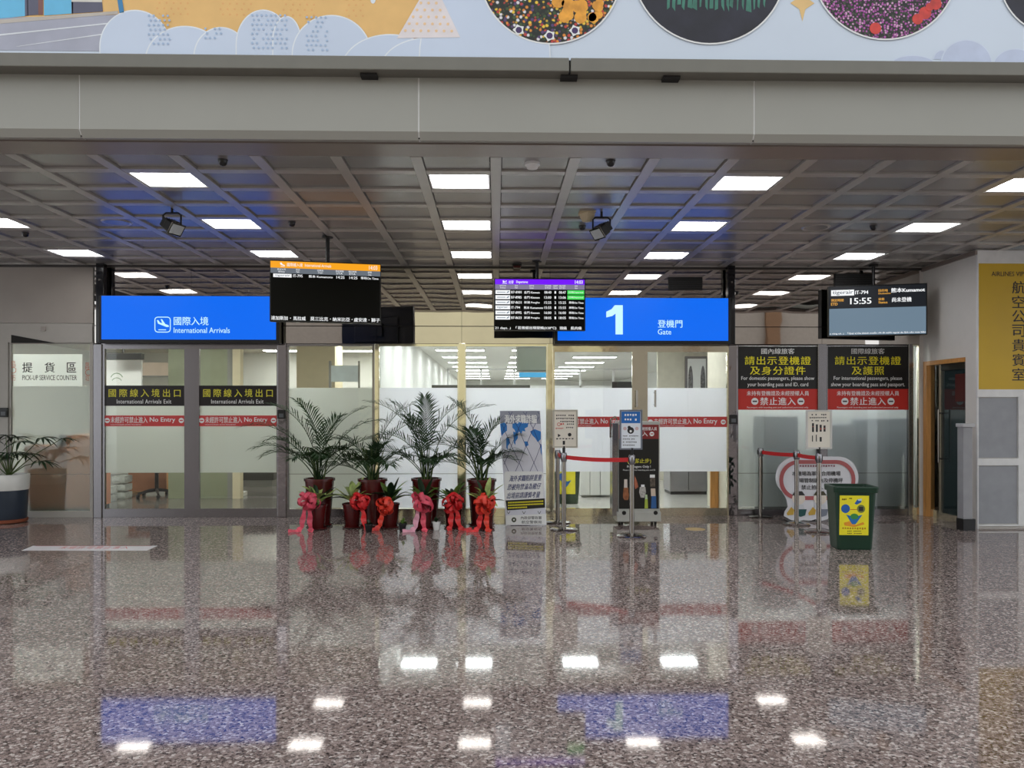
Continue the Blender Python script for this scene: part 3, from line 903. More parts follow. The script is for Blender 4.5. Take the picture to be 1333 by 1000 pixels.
iwall('wall_gate_jamb', 'white partition beside the right gate door', xc - .03, xc + .03, YB, yg, mat('pier_beige', (206, 200, 184), rough=.7))
iwall('wall_boards_back', 'pale wall behind the blurred glass', xc + .03, xd, yg - .05, yg, 'int_white')
iwall('wall_boards_right', 'grey end wall behind the blurred glass', xd, xd + .1, YB, yg, 'int_grey')

NTH = ['first', 'second', 'third', 'fourth', 'fifth', 'sixth', 'seventh', 'eighth', 'ninth', 'tenth']
def strip(x, y, w, d, m, label, grp):
    r_ = thing('light_strip', label, 'ceiling light', grp)
    obj('tray', MB().box(x - w / 2 - .02, x + w / 2 + .02, y - d / 2 - .02, y + d / 2 + .02, ZI - .03, ZI), 'white_metal', r_)
    obj('diffuser', MB().box(x - w / 2, x + w / 2, y - d / 2, y + d / 2, ZI - .036, ZI - .03), m, r_)
for j in range(10):
    for i, x in enumerate((-0.75, 0.85, 2.35)):
        strip(x, 11.25 if j == 0 else 11.95 + j * 2.1, 1.0, 0.28, 'strip_gate', f'lit ceiling strip of the gate hall, {["left", "middle", "right"][i]} line, {NTH[j]} counted from the glass front', 'light strips in the gate hall')
for x, w_ in ((-1.25, 'behind the second tall palm'), (-.35, 'behind the third tall palm'), (1.38, 'behind the left gate door'), (3.0, 'behind the right gate door')):
    strip(x, 12.55, .56, .3, 'strip_gate', 'short lit ceiling panel just ' + w_, 'short light panels in the gate hall')
for y, x, w_ in ((11.2, -6.6, 'left of the arrivals sign, nearest the glass'), (11.2, -4.9, 'above the left arrivals door, nearest the glass'), (11.2, -2.9, 'above the first tall palm, nearest the glass'), (14.6, -5.6, 'behind the left arrivals door, middle of the room'), (14.6, -4.0, 'behind the right arrivals door, middle of the room'),
                 (14.4, -2.5, 'behind the first tall palm, middle of the room'), (16.4, -4.4, 'behind the right arrivals door, farthest back'), (16.4, -2.9, 'behind the first tall palm, farthest back'), (11.2, -8.0, 'added above the pick-up counter to brighten its goods')):  # the strip by the pick-up counter is added to brighten the cupboards
    strip(x, y, 1.0, 0.26, 'strip_left', 'lit ceiling strip ' + w_, 'light strips in the arrivals room')
for x, w_ in ((3.9, 'domestic'), (5.2, 'international')):
    strip(x, 11.25, 1.0, 0.28, 'boards_fill', f'lit strip added unseen to brighten the glass under the {w_} passenger notice board', 'added strips behind the boards')  # unseen strips added to brighten the blurred glass from behind

# --- furniture of the rooms behind the glass
pil = thing('column', 'cream square column inside the arrivals room behind the first window', 'column')
p = X(411, 14); 
obj('shaft', MB().box(X(386, 14), X(436, 14), 14, 14.7, 0, ZI), 'cream', pil)
obj('base', MB().box(X(383, 13.97), X(439, 13.97), 13.97, 14.73, 0, .1), 'int_grey', pil)
sc = thing('sage_screen', 'sage green partition panel behind the left arrivals door', 'partition')
obj('panel', MB().box(X(219, 12.6), X(240, 12.6), 12.6, 12.66, 0, ZI), 'sage', sc)
sc = thing('sage_screen', 'sage green partition panel behind the right arrivals door', 'partition')
obj('panel', MB().box(X(259, 12.6), X(296, 12.6), 12.6, 12.66, 0, ZI), 'sage', sc)
obj('edge_post', MB().box(X(304, 12.6), X(314, 12.6), 12.55, 12.7, 0, ZI), 'cream', sc)
obj('edge_post', MB().box(X(296, 12.6), X(304, 12.6), 12.6, 12.7, 0, ZI), 'int_grey', sc)
ped = thing('pedestal', 'white fluted pedestal standing on a square plinth behind the right arrivals door', 'pedestal')
q = G(292, 646)
obj('shaft', MB().box(q.x - .13, q.x + .13, q.y - .13, q.y + .13, .06, 1.0), 'int_white', ped)
for k in range(5):
    obj('flute', MB().box(q.x - .12 + k * .052, q.x - .09 + k * .052, q.y - .145, q.y - .13, .06, 1.0), 'cream', ped)
obj('plinth', MB().box(q.x - .32, q.x + .32, q.y - .2, q.y + .2, 0, .06), 'int_white', ped)
cab = thing('low_cabinet', 'dark low cabinet standing at the back behind the right arrivals door', 'cabinet')
obj('body', MB().box(X(310, 14.5), X(356, 14.5), 14.5, 14.9, .12, .9), mat('cabinet_dark', (70, 70, 66), rough=0.5), cab)
obj('plinth', MB().box(X(312, 14.5), X(354, 14.5), 14.52, 14.88, 0, .12), 'int_grey', cab)
desk = thing('wooden_desk', 'brown wooden desk behind the left arrivals door', 'desk')
dx0, dx1, dyy = X(167, 13.3), X(216, 13.3), 13.3
obj('front_panel', MB().box(dx0, dx1, dyy, dyy + .03, .05, .72), 'brown', desk)
obj('top', MB().box(dx0 - .03, dx1 + .03, dyy - .05, dyy + .65, .72, .75), 'brown', desk, bevel=.005)
obj('side_panel', MB().box(dx0, dx0 + .03, dyy + .03, dyy + .6, 0, .72), 'wood', desk)
obj('side_panel', MB().box(dx1 - .03, dx1, dyy + .03, dyy + .6, 0, .72), 'wood', desk)
ch = thing('office_chair', 'black office chair on a five-star castor base behind the left arrivals door', 'chair')
q = G(204, 647)
obj('gas_lift', MB().cyl((q.x, q.y, .1), (q.x, q.y, .46), .03), 'black', ch, smooth=True)
for k in range(5):
    a = R(72 * k + 10)
    e = Vector((q.x + .3 * math.cos(a), q.y + .3 * math.sin(a), .07))
    lg = obj('leg', MB().tube([(q.x, q.y, .12), (q.x + .15 * math.cos(a), q.y + .15 * math.sin(a), .105), e], [.03, .024, .018]), 'black', ch, smooth=True)
    obj('castor', MB().cyl((e.x - .02, e.y, .03), (e.x + .02, e.y, .03), .03, n=10), 'black', lg)
obj('seat', MB().box(q.x - .25, q.x + .25, q.y - .24, q.y + .24, .46, .54), 'black', ch, bevel=.03)
obj('backrest', MB().box(q.x - .22, q.x + .22, q.y + .22, q.y + .28, .6, 1.1), 'black', ch, bevel=.03)
for i, (px, py, n) in enumerate(((139, 653, 2), (159, 649, 3))):
    cr = thing('plastic_crate', ['stack of clear plastic trays, nearer the steel post, behind the left arrivals door', 'stack of clear plastic trays beside the brown desk behind the left arrivals door'][i], 'crate', 'plastic trays behind the arrivals door')
    q = G(px, py)
    for k in range(n):
        z = k * .13
        m_ = MB().box(q.x - .1, q.x + .1, q.y - .12, q.y + .12, z, z + .02)
        for s in (-1, 1):
            m_.box(q.x + s * .1 - .008, q.x + s * .1 + .008, q.y - .12, q.y + .12, z + .02, z + .11)
            m_.box(q.x - .1, q.x + .1, q.y + s * .12 - .008, q.y + s * .12 + .008, z + .02, z + .11)
        obj('tray', m_, mat('tray_plastic', (196, 200, 196), rough=0.2, var=.15, scale=20), cr)
# pick-up counter goods
for i, (a, b, y0, Y, col, lab) in enumerate(((36, 89, 580, 11.0, (140, 78, 42), 'brown goods cupboard left of the other, behind the pick-up window'), (90, 121, 566, 11.0, (186, 116, 70), 'taller brown goods cupboard at the right behind the pick-up window'))):
    r_ = thing('goods_cupboard', lab, 'cupboard', 'brown cupboards behind the pick-up window')
    zz = Z(y0, Y)
    obj('body', MB().box(X(a, Y), X(b, Y), Y, Y + .5, .06, zz), mat('cupboard_%d' % i, col, rough=.6), r_)
    obj('door', MB().box(X(a, Y) + .02, X(b, Y) - .02, Y - .02, Y, .1, zz - .04), mat('cupboard_%d' % i, col), r_)
    obj('plinth', MB().box(X(a, Y) + .02, X(b, Y) - .02, Y + .03, Y + .5, 0, .06), 'black', r_)
pb = thing('printer', 'small dark device standing on the taller brown cupboard behind the pick-up window', 'device')
obj('body', MB().box(X(82, 11.1), X(92, 11.1) , 11.05, 11.3, Z(580, 11.0), Z(566, 11.0)), 'black', pb, bevel=.02)
obj('tray', MB().box(X(83, 11.1), X(91, 11.1) , 11.0, 11.05, Z(580, 11.0), Z(575, 11.0)), 'black', pb)
# gate hall
cn = thing('white_counter', 'long white security counter inside gate one', 'counter')
for k in range(5):
    obj('front_panel', MB().box(X(755, 12.6) + k * .17, X(755, 12.6) + k * .17 + .16, 12.6, 12.64, .04, .95), 'int_white', cn)
obj('top', MB().box(X(752, 12.6), X(823, 12.6), 12.55, 13.2, .95, 1.0), 'int_white', cn)
obj('body', MB().box(X(757, 12.66), X(818, 12.66), 12.66, 13.1, 0, .95), 'int_grey', cn)
sb_ = thing('steel_cabinet', 'low stainless steel cabinet inside the right gate door', 'cabinet')
obj('body', MB().box(X(872, 13.0), X(921, 13.0), 13.0, 13.5, .05, 1.0), 'steel', sb_, bevel=.01)
obj('plinth', MB().box(X(873, 13.02), X(920, 13.02), 13.03, 13.48, 0, .05), 'black', sb_)
obj('door_seam', MB().box(X(896, 13.0), X(896.6, 13.0), 12.995, 13.0, .08, .95), 'black', sb_)
wd = thing('wooden_board', 'orange wooden board leaning inside the right gate door', 'board')
obj('panel', MB().box(xc - .15, xc - .035, 10.95, 10.99, .02, 1.0), 'wood', wd)
obj('foot', MB().box(xc - .15, xc - .035, 10.88, 11.06, 0, .02), 'wood', wd)
ad = thing('framed_poster', 'silver framed white poster hanging inside the right gate door', 'poster')
S = wall_surf(893, 465, 922, 520, 15.54)
obj('frame', pbox(MB(), 892, 464, 922, 540, 15.55, 15.6), 'steel', ad)
obj('print', S.rectm(MB(), 895, 467, 919, 538, 0), 'print_white', ad)
for s in (-1, 1):
    m_ = MB(); S.discm(m_, 907 + s * 8, 498, 3.2, .002, 16, ry=22)
    obj('wing_print', m_, mat('wing_grey', (110, 110, 114), var=.6, scale=40), ad)
im = thing('hanging_screen', 'grey overhead display hanging inside behind the window with the banner', 'screen')
obj('panel', pbox(MB(), 674, 453, 712, 482, 13.6, 13.66), mat('grey_screen', (120, 128, 118), rough=.2), im)
obj('bezel', pbox(MB(), 672, 451, 712, 484, 13.66, 13.7), 'int_grey', im)
obj('hanger', MB().box(X(690, 13.66), X(694, 13.66), 13.66, 13.7, Z(452, 13.66), ZI), 'int_grey', im)
bs = thing('blue_sign', 'small lit blue direction sign inside behind the banner window', 'sign')
obj('face', pbox(MB(), 676, 485, 711, 491, 13.55, 13.6), emitter('lit_cyan', (60, 170, 226), 1.0), bs)
obj('case', pbox(MB(), 675.5, 484.5, 711.5, 491.5, 13.6, 13.64), 'int_grey', bs)
for p_ in (680, 707): obj('rod', MB().box(X(p_, 13.62) - .006, X(p_, 13.62) + .006, 13.71, 13.72, Z(491, 13.6), ZI), 'int_grey', bs)
obj('rod_bar', MB().box(X(676, 13.62), X(711, 13.62), 13.64, 13.72, Z(490, 13.6), Z(487, 13.6)), 'int_grey', bs)
hs = thing('office_divider', 'pale office divider with a notice inside behind the first window', 'divider')
obj('panel', pbox(MB(), 431, 476, 466, 497, 13.0, 13.04), mat('pale_blue_panel', (208, 220, 224)), hs)
obj('post', pbox(MB(), 428, 470, 431, 672, 13.0, 13.05), 'int_grey', hs)
obj('post', pbox(MB(), 466, 470, 468, 672, 13.0, 13.05), 'int_grey', hs)
dk = thing('dark_sign', 'dark overhead sign box inside behind the left arrivals door', 'sign')
obj('box', pbox(MB(), 137, 460, 184, 468, 12.0, 12.1), 'black', dk)
obj('hanger', MB().box(X(160, 12.05), X(161, 12.05), 12.03, 12.07, Z(460, 12.0), ZI), 'black', dk)
lb = thing('wall_sign', 'white wall sign with a leaf emblem inside behind the left arrivals door', 'sign')
S = wall_surf(137, 468, 184, 503, 12.3)
obj('board', pbox(MB(), 137, 469, 184, 520, 12.3, 12.34), 'print_white', lb)
t_ = MB(); S.linem(t_, arc(152, 494, 8, 200, 340, 10), 1.2, .002); S.linem(t_, arc(152, 499, 7, 210, 330, 10), 1.0, .002)
obj('emblem', t_, mat('emblem_green', (130, 160, 130)), lb)
pw = thing('wall_picture', 'pale pink picture board inside behind the left arrivals door', 'picture')
obj('board', pbox(MB(), 168, 472, 219, 489, 13.4, 13.44), mat('pink_board', (226, 206, 190)), pw)
obj('rail', pbox(MB(), 168, 489, 219, 491, 13.4, 13.44), 'int_grey', pw)
# dark machines behind the blurred glass
for i, (a, b, y0, y1, lab) in enumerate(((992, 1038, 542, 590, 'blurred dark machine behind the domestic notice board'), (1084, 1112, 552, 600, 'blurred dark machine behind the international board, smaller of the two'), (1124, 1178, 545, 595, 'blurred dark machine behind the international board, larger of the two'))):
    r_ = thing('inspection_machine', lab, 'machine', 'machines behind the blurred glass')
    Y = 10.72
    obj('housing', MB().box(X(a, Y), X(b, Y), Y, Y + .5, Z(y1, Y), Z(y0, Y)), mat('machine_blue_grey', (46, 54, 64), rough=.4), r_, bevel=.02)
    obj('pedestal', MB().box(X(a + 4, Y), X(b - 4, Y), Y + .05, Y + .45, 0, Z(y1, Y)), mat('machine_grey', (96, 98, 100), rough=.4), r_)

# far partition frames inside the gate hall
pf = thing('glass_partition', 'white framed partition far inside the gate hall', 'partition')
for k in range(7):
    obj('upright', MB().box(-1.4 + k * .95, -1.35 + k * .95, 22, 22.06, 0, 2.6), 'white_metal', pf)
for z in (1.0, 2.1, 2.6):
    obj('cross_rail', MB().box(-1.4, 4.35, 22, 22.05, z - .03, z + .03), 'white_metal', pf)
fs_ = thing('counter_row', 'dark lettered counter front far inside the gate hall', 'counter')
obj('front', MB().box(X(560, 19), X(700, 19), 19, 19.06, .9, 1.95), 'int_grey', fs_)
obj('base', MB().box(X(560, 19), X(700, 19), 19.06, 19.5, 0, .9), 'int_white', fs_)
obj('sign_row', MB().box(X(562, 19), X(690, 19), 18.98, 19, 1.95, 2.05), 'black', fs_)
ds = thing('dark_notice', 'dark low sign inside behind the left gate door', 'sign')
obj('panel', pbox(MB(), 797, 497, 823, 506, 14.0, 14.06), 'black', ds)
obj('stand', MB().box(X(808, 14), X(812, 14), 14.02, 14.05, 0, Z(506, 14)), 'int_grey', ds)

# ================================================================== LIT SIGNS
def blue_sign(name, label, a, b, y0, y1, posts, Y=10.22):
    r_ = thing(name, label, 'sign')
    pm = (a + b) / 2
    z1, z0 = W(pm, y0, Y).z, W(pm, y1, Y).z
    obj('case', MB().box(X(a - 4, Y), X(b + 4, Y), Y + .01, Y + .13, z0 - .045, z1 + .006), 'black', r_, bevel=.005)
    obj('lit_face', MB().box(X(a, Y), X(b, Y), Y, Y + .01, z0, z1), 'sign_blue', r_)
    for p in posts:
        obj('post', MB().box(X(p - 5, Y), X(p + 5, Y), Y + .02, Y + .12, z0 - .045, CEIL), 'black_post', r_, bevel=.008)
        obj('cap', MB().cyl((X(p, Y), Y + .005, Z(366, Y)), (X(p, Y), Y + .02, Z(366, Y)), .014, n=10), 'chrome', r_)
    return r_, wall_surf(a, y0, b, y1, Y)
r_, S = blue_sign('arrivals_sign', 'lit blue sign reading International Arrivals above the left doors', 132, 359, 385.5, 442, (128.5,))
t_ = MB(); S.textm(t_, '國際入境', 226, 412.5, 271, 423.5, .002, .01); obj('lettering', t_, 'sign_text', r_); t_ = MB(); S.textm(t_, 'International Arrivals', 226, 426.5, 299, 433.5, .002, .006)
obj('lettering', t_, 'sign_text', r_)
t_ = MB()
bx = [(205, 413), (218, 413)] + [(220.5, 414), (221.5, 416), (221.5, 429), (220.5, 431.5), (218, 432.5), (205, 432.5), (202.5, 431.5), (201.5, 429), (201.5, 416), (202.5, 414), (205, 413)]
S.linem(t_, bx, 1.1, .002)
S.rectm(t_, 206, 429, 216, 430, .002)
S.polym(t_, [(204, 417), (206, 417), (208, 420), (211, 421), (209, 415.5), (211, 416), (215, 422), (219, 423.5), (220, 425.5), (217, 426), (205.5, 421.5)], .002)
obj('plane_symbol', t_, 'sign_text', r_)
r_, S = blue_sign('gate_sign', 'lit blue sign with a big figure one above the gate doors', 726, 948, 388, 443.5, (953,))
t_ = MB(); S.textm(t_, '登機門', 856, 416.5, 888, 426.5, .002, .01); obj('lettering', t_, 'sign_text', r_); t_ = MB(); S.textm(t_, 'Gate', 856, 428.5, 873.5, 435.5, .002, .006); obj('lettering', t_, 'sign_text', r_); t_ = MB()
S.polym(t_, [(800, 397.5), (810.5, 397.5), (810.5, 435.5), (801, 435.5), (801, 408.5), (797, 411.5), (789, 413.5), (789, 406), (796, 402.5)], .002)
obj('numeral', t_, 'sign_text', r_)

# ================================================================== HANGING SCREENS
def monitor(name, label, a, b, ya0, ya1, yb0, yb1, YA, YB_, pole_px):
    """a: left edge photo column with top/bottom rows at depth YA, b: right edge"""
    A, B = W(a, ya1, YA), W(b, yb1, YB_)
    A1, B1 = W(a, ya0, YA), W(b, yb0, YB_)
    z0 = (A.z + B.z) / 2; h = (A1.z + B1.z) / 2 - z0
    w = math.hypot(B.x - A.x, B.y - A.y); ang = math.atan2(B.y - A.y, B.x - A.x)
    r_ = thing(name, label, 'screen')
    obj('casing', MB().box(-w / 2, w / 2, .004, .075, 0, h), 'black', r_, bevel=.006)
    bz = .012
    obj('bezel', MB().box(-w / 2, w / 2, 0, .004, 0, bz).box(-w / 2, w / 2, 0, .004, h - bz * .6, h).box(-w / 2, -w / 2 + bz, 0, .004, bz, h - bz * .6).box(w / 2 - bz, w / 2, 0, .004, bz, h - bz * .6), 'black', r_)
    obj('display', MB().box(-w / 2 + bz, w / 2 - bz, .001, .004, bz, h - bz * .6), 'screen_black', r_)
    obj('rear_box', MB().box(-w * .3, w * .3, .075, .12, h * .15, h * .75), 'black', r_, bevel=.01)
    fpole = (pole_px - a) / (b - a)
    xp = (fpole - .5) * w
    obj('pole', MB().cyl((xp, .14, h * .4), (xp, .14, CEIL - z0 + .02), .022, n=10), 'black', r_, smooth=True)
    obj('ceiling_flange', MB().cyl((xp, .14, CEIL - z0 - .012), (xp, .14, CEIL - z0 + .01), .06, n=16), 'black', r_, smooth=True)
    obj('bracket', MB().box(xp - .1, xp + .1, .11, .16, h * .3, h * .6), 'black', r_)
    r_.location = ((A.x + B.x) / 2, (A.y + B.y) / 2, z0)
    r_.rotation_euler = (0, 0, ang)
    S = Surf((-w / 2, 0, h), (1, 0, 0), w, h, (a, 0, b, 100))
    return r_, S
# arrivals
r_, S = monitor('arrivals_screen', 'hanging flight screen with orange header listing one arrival', 351, 496, 338.5, 418.5, 343.5, 421.5, 8.39, 8.61, 425)
def scr(nm, x0, y0, x1, y1, m, off=.001, par=None):
    return obj(nm, S.rectm(MB(), x0, y0, x1, y1, off), m, par or r_)
hd = scr('header_bar', 352, 1.5, 495, 12.5, 'scr_orange'); sub = scr('column_bar', 352, 12.5, 495, 21, 'scr_grey')
t_ = MB(); S.textm(t_, '國際線入境', 373, 3.8, 393, 9.8, .002); S.textm(t_, 'International Arrivals', 396, 4.2, 430, 9.2, .002); S.textm(t_, '14:03', 480, 3.5, 491, 10.5, .002)
S.polym(t_, [(364, 4), (366, 4), (368, 7), (370.5, 8), (370, 9), (365, 7.5)], .002); S.rectm(t_, 365, 9.6, 370.5, 10.4, .002)
obj('lettering', t_, 'scr_white', hd)
t_ = MB()
for s1, s2, x in (('航空公司', 'Airlines', 366), ('班次', 'Flight', 387), ('起飛地', 'Origin', 416), ('預定時間', 'STA', 441), ('預計時間', 'ETA', 458), ('狀態', 'Status', 481)):
    n = len(s1) * 1.3
    S.textm(t_, s1, x - n, 13.2, x + n, 16.3, .002); S.textm(t_, s2, x - n * .8, 17, x + n * .8, 20, .002)
obj('lettering', t_, 'scr_white', sub)
lg = scr('airline_badge', 355.5, 22, 379, 27.8, 'scr_white')
t_ = MB(); S.textm(t_, 'tigerair', 358, 23, 377, 27, .002, .015); obj('lettering', t_, 'scr_grey', lg)
t_ = MB(); S.textm(t_, 'IT-795', 381, 22.5, 393, 27, .002, .02); S.textm(t_, '熊本 Kumamoto', 401, 22.5, 432, 27, .002, .02)
S.textm(t_, '14:25', 437, 22.5, 447.5, 27, .002, .02); S.textm(t_, '14:25', 454, 22.5, 464.5, 27, .002, .02); S.textm(t_, '準時On Time', 469, 22.5, 492.5, 27, .002, .02)
S.textm(t_, '達加斯加', 353, 91, 374, 97.5, .002, .015); S.textm(t_, '馬拉威', 381, 91, 397, 97.5, .002, .015); S.textm(t_, '莫三比克', 403, 91, 426, 97.5, .002, .015)
S.textm(t_, '納米比亞', 432, 91, 454.5, 97.5, .002, .015); S.textm(t_, '盧安達', 460, 91, 477, 97.5, .002, .015); S.textm(t_, '獅子', 483, 91, 494.5, 97.5, .002, .015)
for x in (377.5, 429, 457.5, 480): S.discm(t_, x, 94, .5, .002, 8, ry=.9)
obj('lettering', t_, 'scr_white', r_)
# departures
r_, S = monitor('departures_screen', 'hanging flight screen with purple header listing departures beside the gate sign', 643, 762, 362.5, 430.5, 363, 430.5, 9.86, 9.88, 700)
hd = scr('header_bar', 644.5, 1.5, 761, 11.5, 'scr_purple'); sub = scr('column_bar', 644.5, 11.5, 761, 21, 'scr_lilac')
t_ = MB(); S.textm(t_, '出發', 662, 4, 668.5, 10, .002, .01); S.textm(t_, 'Departures', 672, 4.2, 687, 10.4, .002, .015); S.textm(t_, '14:03', 748.5, 3, 758.5, 9.6, .002, .02)
S.polym(t_, [(654, 4.5), (655.5, 4), (657, 6), (659.5, 4), (660, 5.5), (655, 8)], .002); S.rectm(t_, 654, 8.6, 660, 9.8, .002)
obj('lettering', t_, 'scr_white', hd)
t_ = MB()
for s1, s2, x in (('航空公司', 'Airlines', 654.5), ('班次', 'Flight', 672), ('目的地', 'Destination', 692), ('預定時間', 'STD', 713), ('登機門', 'Gate', 723), ('預計時間', 'ETD', 732), ('狀態', 'Status', 750)):
    n = len(s1) * 1.0
    S.textm(t_, s1, x - n, 12.5, x + n, 15.5, .002); S.textm(t_, s2, x - n * .9, 16.5, x + n * .9, 19.5, .002)
obj('lettering', t_, 'scr_white', sub)
t_ = MB()
for i, (f, d, s1, g, s2, st) in enumerate((('B7-8981', '金門 Kinmen', '08:40', '1', '08:47', 0), ('B7-8985', '金門 Kinmen', '13:00', '1', '13:06', 0), ('B7-8631', '澎湖 Penghu', '15:25', '2', '15:25', 1),
                                           ('IT-794', '熊本 Kumamoto', '15:55', '1', '15:55', 1), ('B7-8995', '金門 Kinmen', '16:00', '2', '16:00', 1), ('B7-8633', '澎湖 Penghu', '18:05', '1', '18:05', 1))):
    y = 22.5 + i * 9.8
    bd = scr('airline_badge', 645, y, 664, y + 7.5, 'scr_white')
    lm = MB()
    if f.startswith('IT'): S.textm(lm, 'tigerair', 647, y + 1.5, 661, y + 6, .002, .015)
    else: S.linem(lm, [(647, y + 4), (658, y + 4)], 1.2, .002); S.polym(lm, [(659, y + 5), (662, y + 1.5), (663, y + 2), (661, y + 5.5)], .002)
    obj('logo', lm, 'scr_slate', bd)
    S.textm(t_, f, 665.5, y + 1.5, 665.5 + len(f) * 1.9, y + 6.3, .002, .02)
    S.textm(t_, d, 682, y + 1.5, 682 + len(d) * 2.25, y + 6.6, .002, .02)
    S.textm(t_, s1, 708.5, y + 1.5, 717.5, y + 6.3, .002, .02); S.textm(t_, g, 721.8, y + 1.5, 723.6, y + 6.3, .002, .02); S.textm(t_, s2, 727.5, y + 1.5, 736.5, y + 6.3, .002, .02)
    if st: S.textm(t_, '準時On Time', 740.5, y + 1.5, 759.5, y + 6.3, .002, .02)
    else:
        gb = scr('status_badge', 738.5, y - .3, 760.5, y + 7.6, 'scr_green')
        g_ = MB(); S.textm(g_, '已飛Departed', 740, y + 2, 759, y + 5.6, .002, .01); obj('lettering', g_, 'scr_white', gb)
S.textm(t_, '21 days. 」「', 644.5, 92, 673, 98.5, .002, .015); S.textm(t_, '若曾經出現發燒(≧38℃)', 674, 91.8, 724, 98.5, .002, .015)
S.textm(t_, '頭痛', 728.5, 92, 737.5, 98, .002, .015); S.textm(t_, '肌肉痛', 743, 92, 757, 98, .002, .015)
obj('lettering', t_, 'scr_white', r_)
# gate screen on the right
r_, S = monitor('gate_screen', 'hanging gate screen showing 15:55 above the international notice board', 1078, 1207, 373, 437.5, 368.5, 436.5, 10.24, 9.94, 1141)
tb = scr('text_field', 1079.5, 2, 1205.5, 45, 'scr_dark'); fb = scr('grey_field', 1079.5, 45, 1205.5, 91, 'scr_slate')
tk = scr('ticker_bar', 1079.5, 91, 1205.5, 98, 'scr_slate')
lg = scr('airline_badge', 1082, 8, 1112.5, 19.5, 'scr_white', .002)
t_ = MB(); S.textm(t_, 'tigerair', 1084, 9.5, 1111, 18.5, .003, .02); obj('lettering', t_, 'scr_grey', lg)
t_ = MB(); S.textm(t_, 'IT-794', 1114, 10.5, 1131, 17.5, .002, .03); S.textm(t_, '熊本Kumamot', 1161, 7.5, 1204, 16.5, .002, .03)
S.textm(t_, '15:55', 1107.5, 25, 1135, 37, .002, .03); S.textm(t_, '尚未登機', 1162, 26, 1187, 35, .002, .02)
obj('lettering', t_, 'scr_white', tb)
t_ = MB(); S.textm(t_, '預定時間', 1082, 25.5, 1098.5, 31, .002, .012); S.textm(t_, 'ETD', 1082, 33, 1090.5, 38.5, .002, .02); S.textm(t_, '目的地', 1144.5, 9, 1156.5, 14.2, .002, .012)
S.textm(t_, 'Destination', 1144.5, 15.5, 1160, 19, .002, .012); S.textm(t_, '狀態', 1144.5, 26, 1152, 31, .002, .012); S.textm(t_, 'Status', 1144.5, 32.5, 1156, 37, .002, .02)
obj('lettering', t_, 'scr_amber', tb)
t_ = MB(); S.textm(t_, 'o vùng có. 」「Quý vị Du khách muốn rời đi nước ngoài du lịch nên mua bảo', 1080, 92, 1205, 97, .002, .015)
obj('lettering', t_, 'scr_white', tk)

# ================================================================== CEILING FITTINGS
def ceil_pt(px, py, z=CEIL + .016):
    return G(px, py, z)
def spotlight(label, px, py, yaw, tilt):
    r_ = thing('spotlight', label, 'spotlight', 'black floodlights under the ceiling')
    q = ceil_pt(px, py)
    w = .085
    obj('yoke', MB().tube([(-w, 0, -.17), (-w, 0, -.075), (-w * .7, 0, -.055), (w * .7, 0, -.055), (w, 0, -.075), (w, 0, -.17)], .009, 8), 'black', r_, smooth=True)
    obj('stem', MB().cyl((0, 0, -.06), (0, 0, 0.0), .012, n=8), 'black', r_)
    Mx = Matrix.Translation((0, 0, -.18)) @ Matrix.Rotation(R(yaw), 4, 'Z') @ Matrix.Rotation(R(tilt), 4, 'X')
    b = MB().box(-.08, .08, -.06, .03, -.055, .055)
    bm = b.mesh('lamp_body'); bm.transform(Mx)
    o = obj('lamp_body', bm, 'black', r_, bevel=.012)
    for k in range(5):
        f = MB().box(-.07 + k * .033, -.062 + k * .033, .03, .075, -.045, .045).mesh('fin'); f.transform(Mx)
        obj('fin', f, 'black', o)
    f = MB().box(-.085, .085, -.07, -.06, -.06, .06).mesh('lens_frame'); f.transform(Mx); obj('lens_frame', f, 'chrome', r_)
    f = MB().box(-.072, .072, -.073, -.07, -.048, .048).mesh('lens'); f.transform(Mx); obj('lens', f, mat('lens_glass', (190, 196, 200), rough=.05), r_)
    r_.location = q
    return r_
spotlight('black floodlight on a yoke hanging above the arrivals sign', 224, 270, 68, 35)
spotlight('black floodlight on a yoke hanging above the gate sign', 783, 276, -60, 40)
bx_ = thing('smoke_beam_sensor', 'beige tapered sensor box under the ceiling beside the right floodlight', 'sensor')
q = ceil_pt(764, 277)
obj('body', MB().lathe([(.045, -.09), (.075, -.03), (.085, 0)], 4, (q.x, q.y, q.z)), 'beige_plastic', bx_)
obj('plate', MB().box(q.x - .08, q.x + .08, q.y - .08, q.y + .08, q.z - .012, q.z), 'beige_plastic', bx_)
for px, py, lab in ((290, 208, 'small black dome camera at the ceiling front, left of the middle'), (380, 289, 'small black dome camera above the orange flight screen'), (795, 209, 'small black dome camera at the ceiling front, right of the middle'),
                    (1137, 294, 'small black dome camera above the right gate screen'), (33, 303, 'small black dome camera near the left edge of the ceiling'), (758, 294, 'small black dome camera under the beige sensor')):
    r_ = thing('dome_camera', lab, 'camera', 'black dome fittings on the ceiling')
    q = ceil_pt(px, py)
    obj('base', MB().cyl((q.x, q.y, q.z - .015), (q.x, q.y, q.z), .035, .04, 16), 'black', r_, smooth=True)
    obj('dome', MB().lathe([(.004, -.05), (.02, -.045), (.03, -.033), (.034, -.015)], 16, (q.x, q.y, q.z)), 'black_post', r_, smooth=True)
r_ = thing('smoke_detector', 'round white smoke detector at the ceiling front near the middle', 'smoke detector')
q = ceil_pt(693, 212)
obj('base', MB().cyl((q.x, q.y, q.z - .02), (q.x, q.y, q.z), .06, .06, 20), 'white_metal', r_, smooth=True)
obj('head', MB().lathe([(.02, -.05), (.042, -.045), (.05, -.02)], 20, (q.x, q.y, q.z)), 'white_metal', r_, smooth=True)
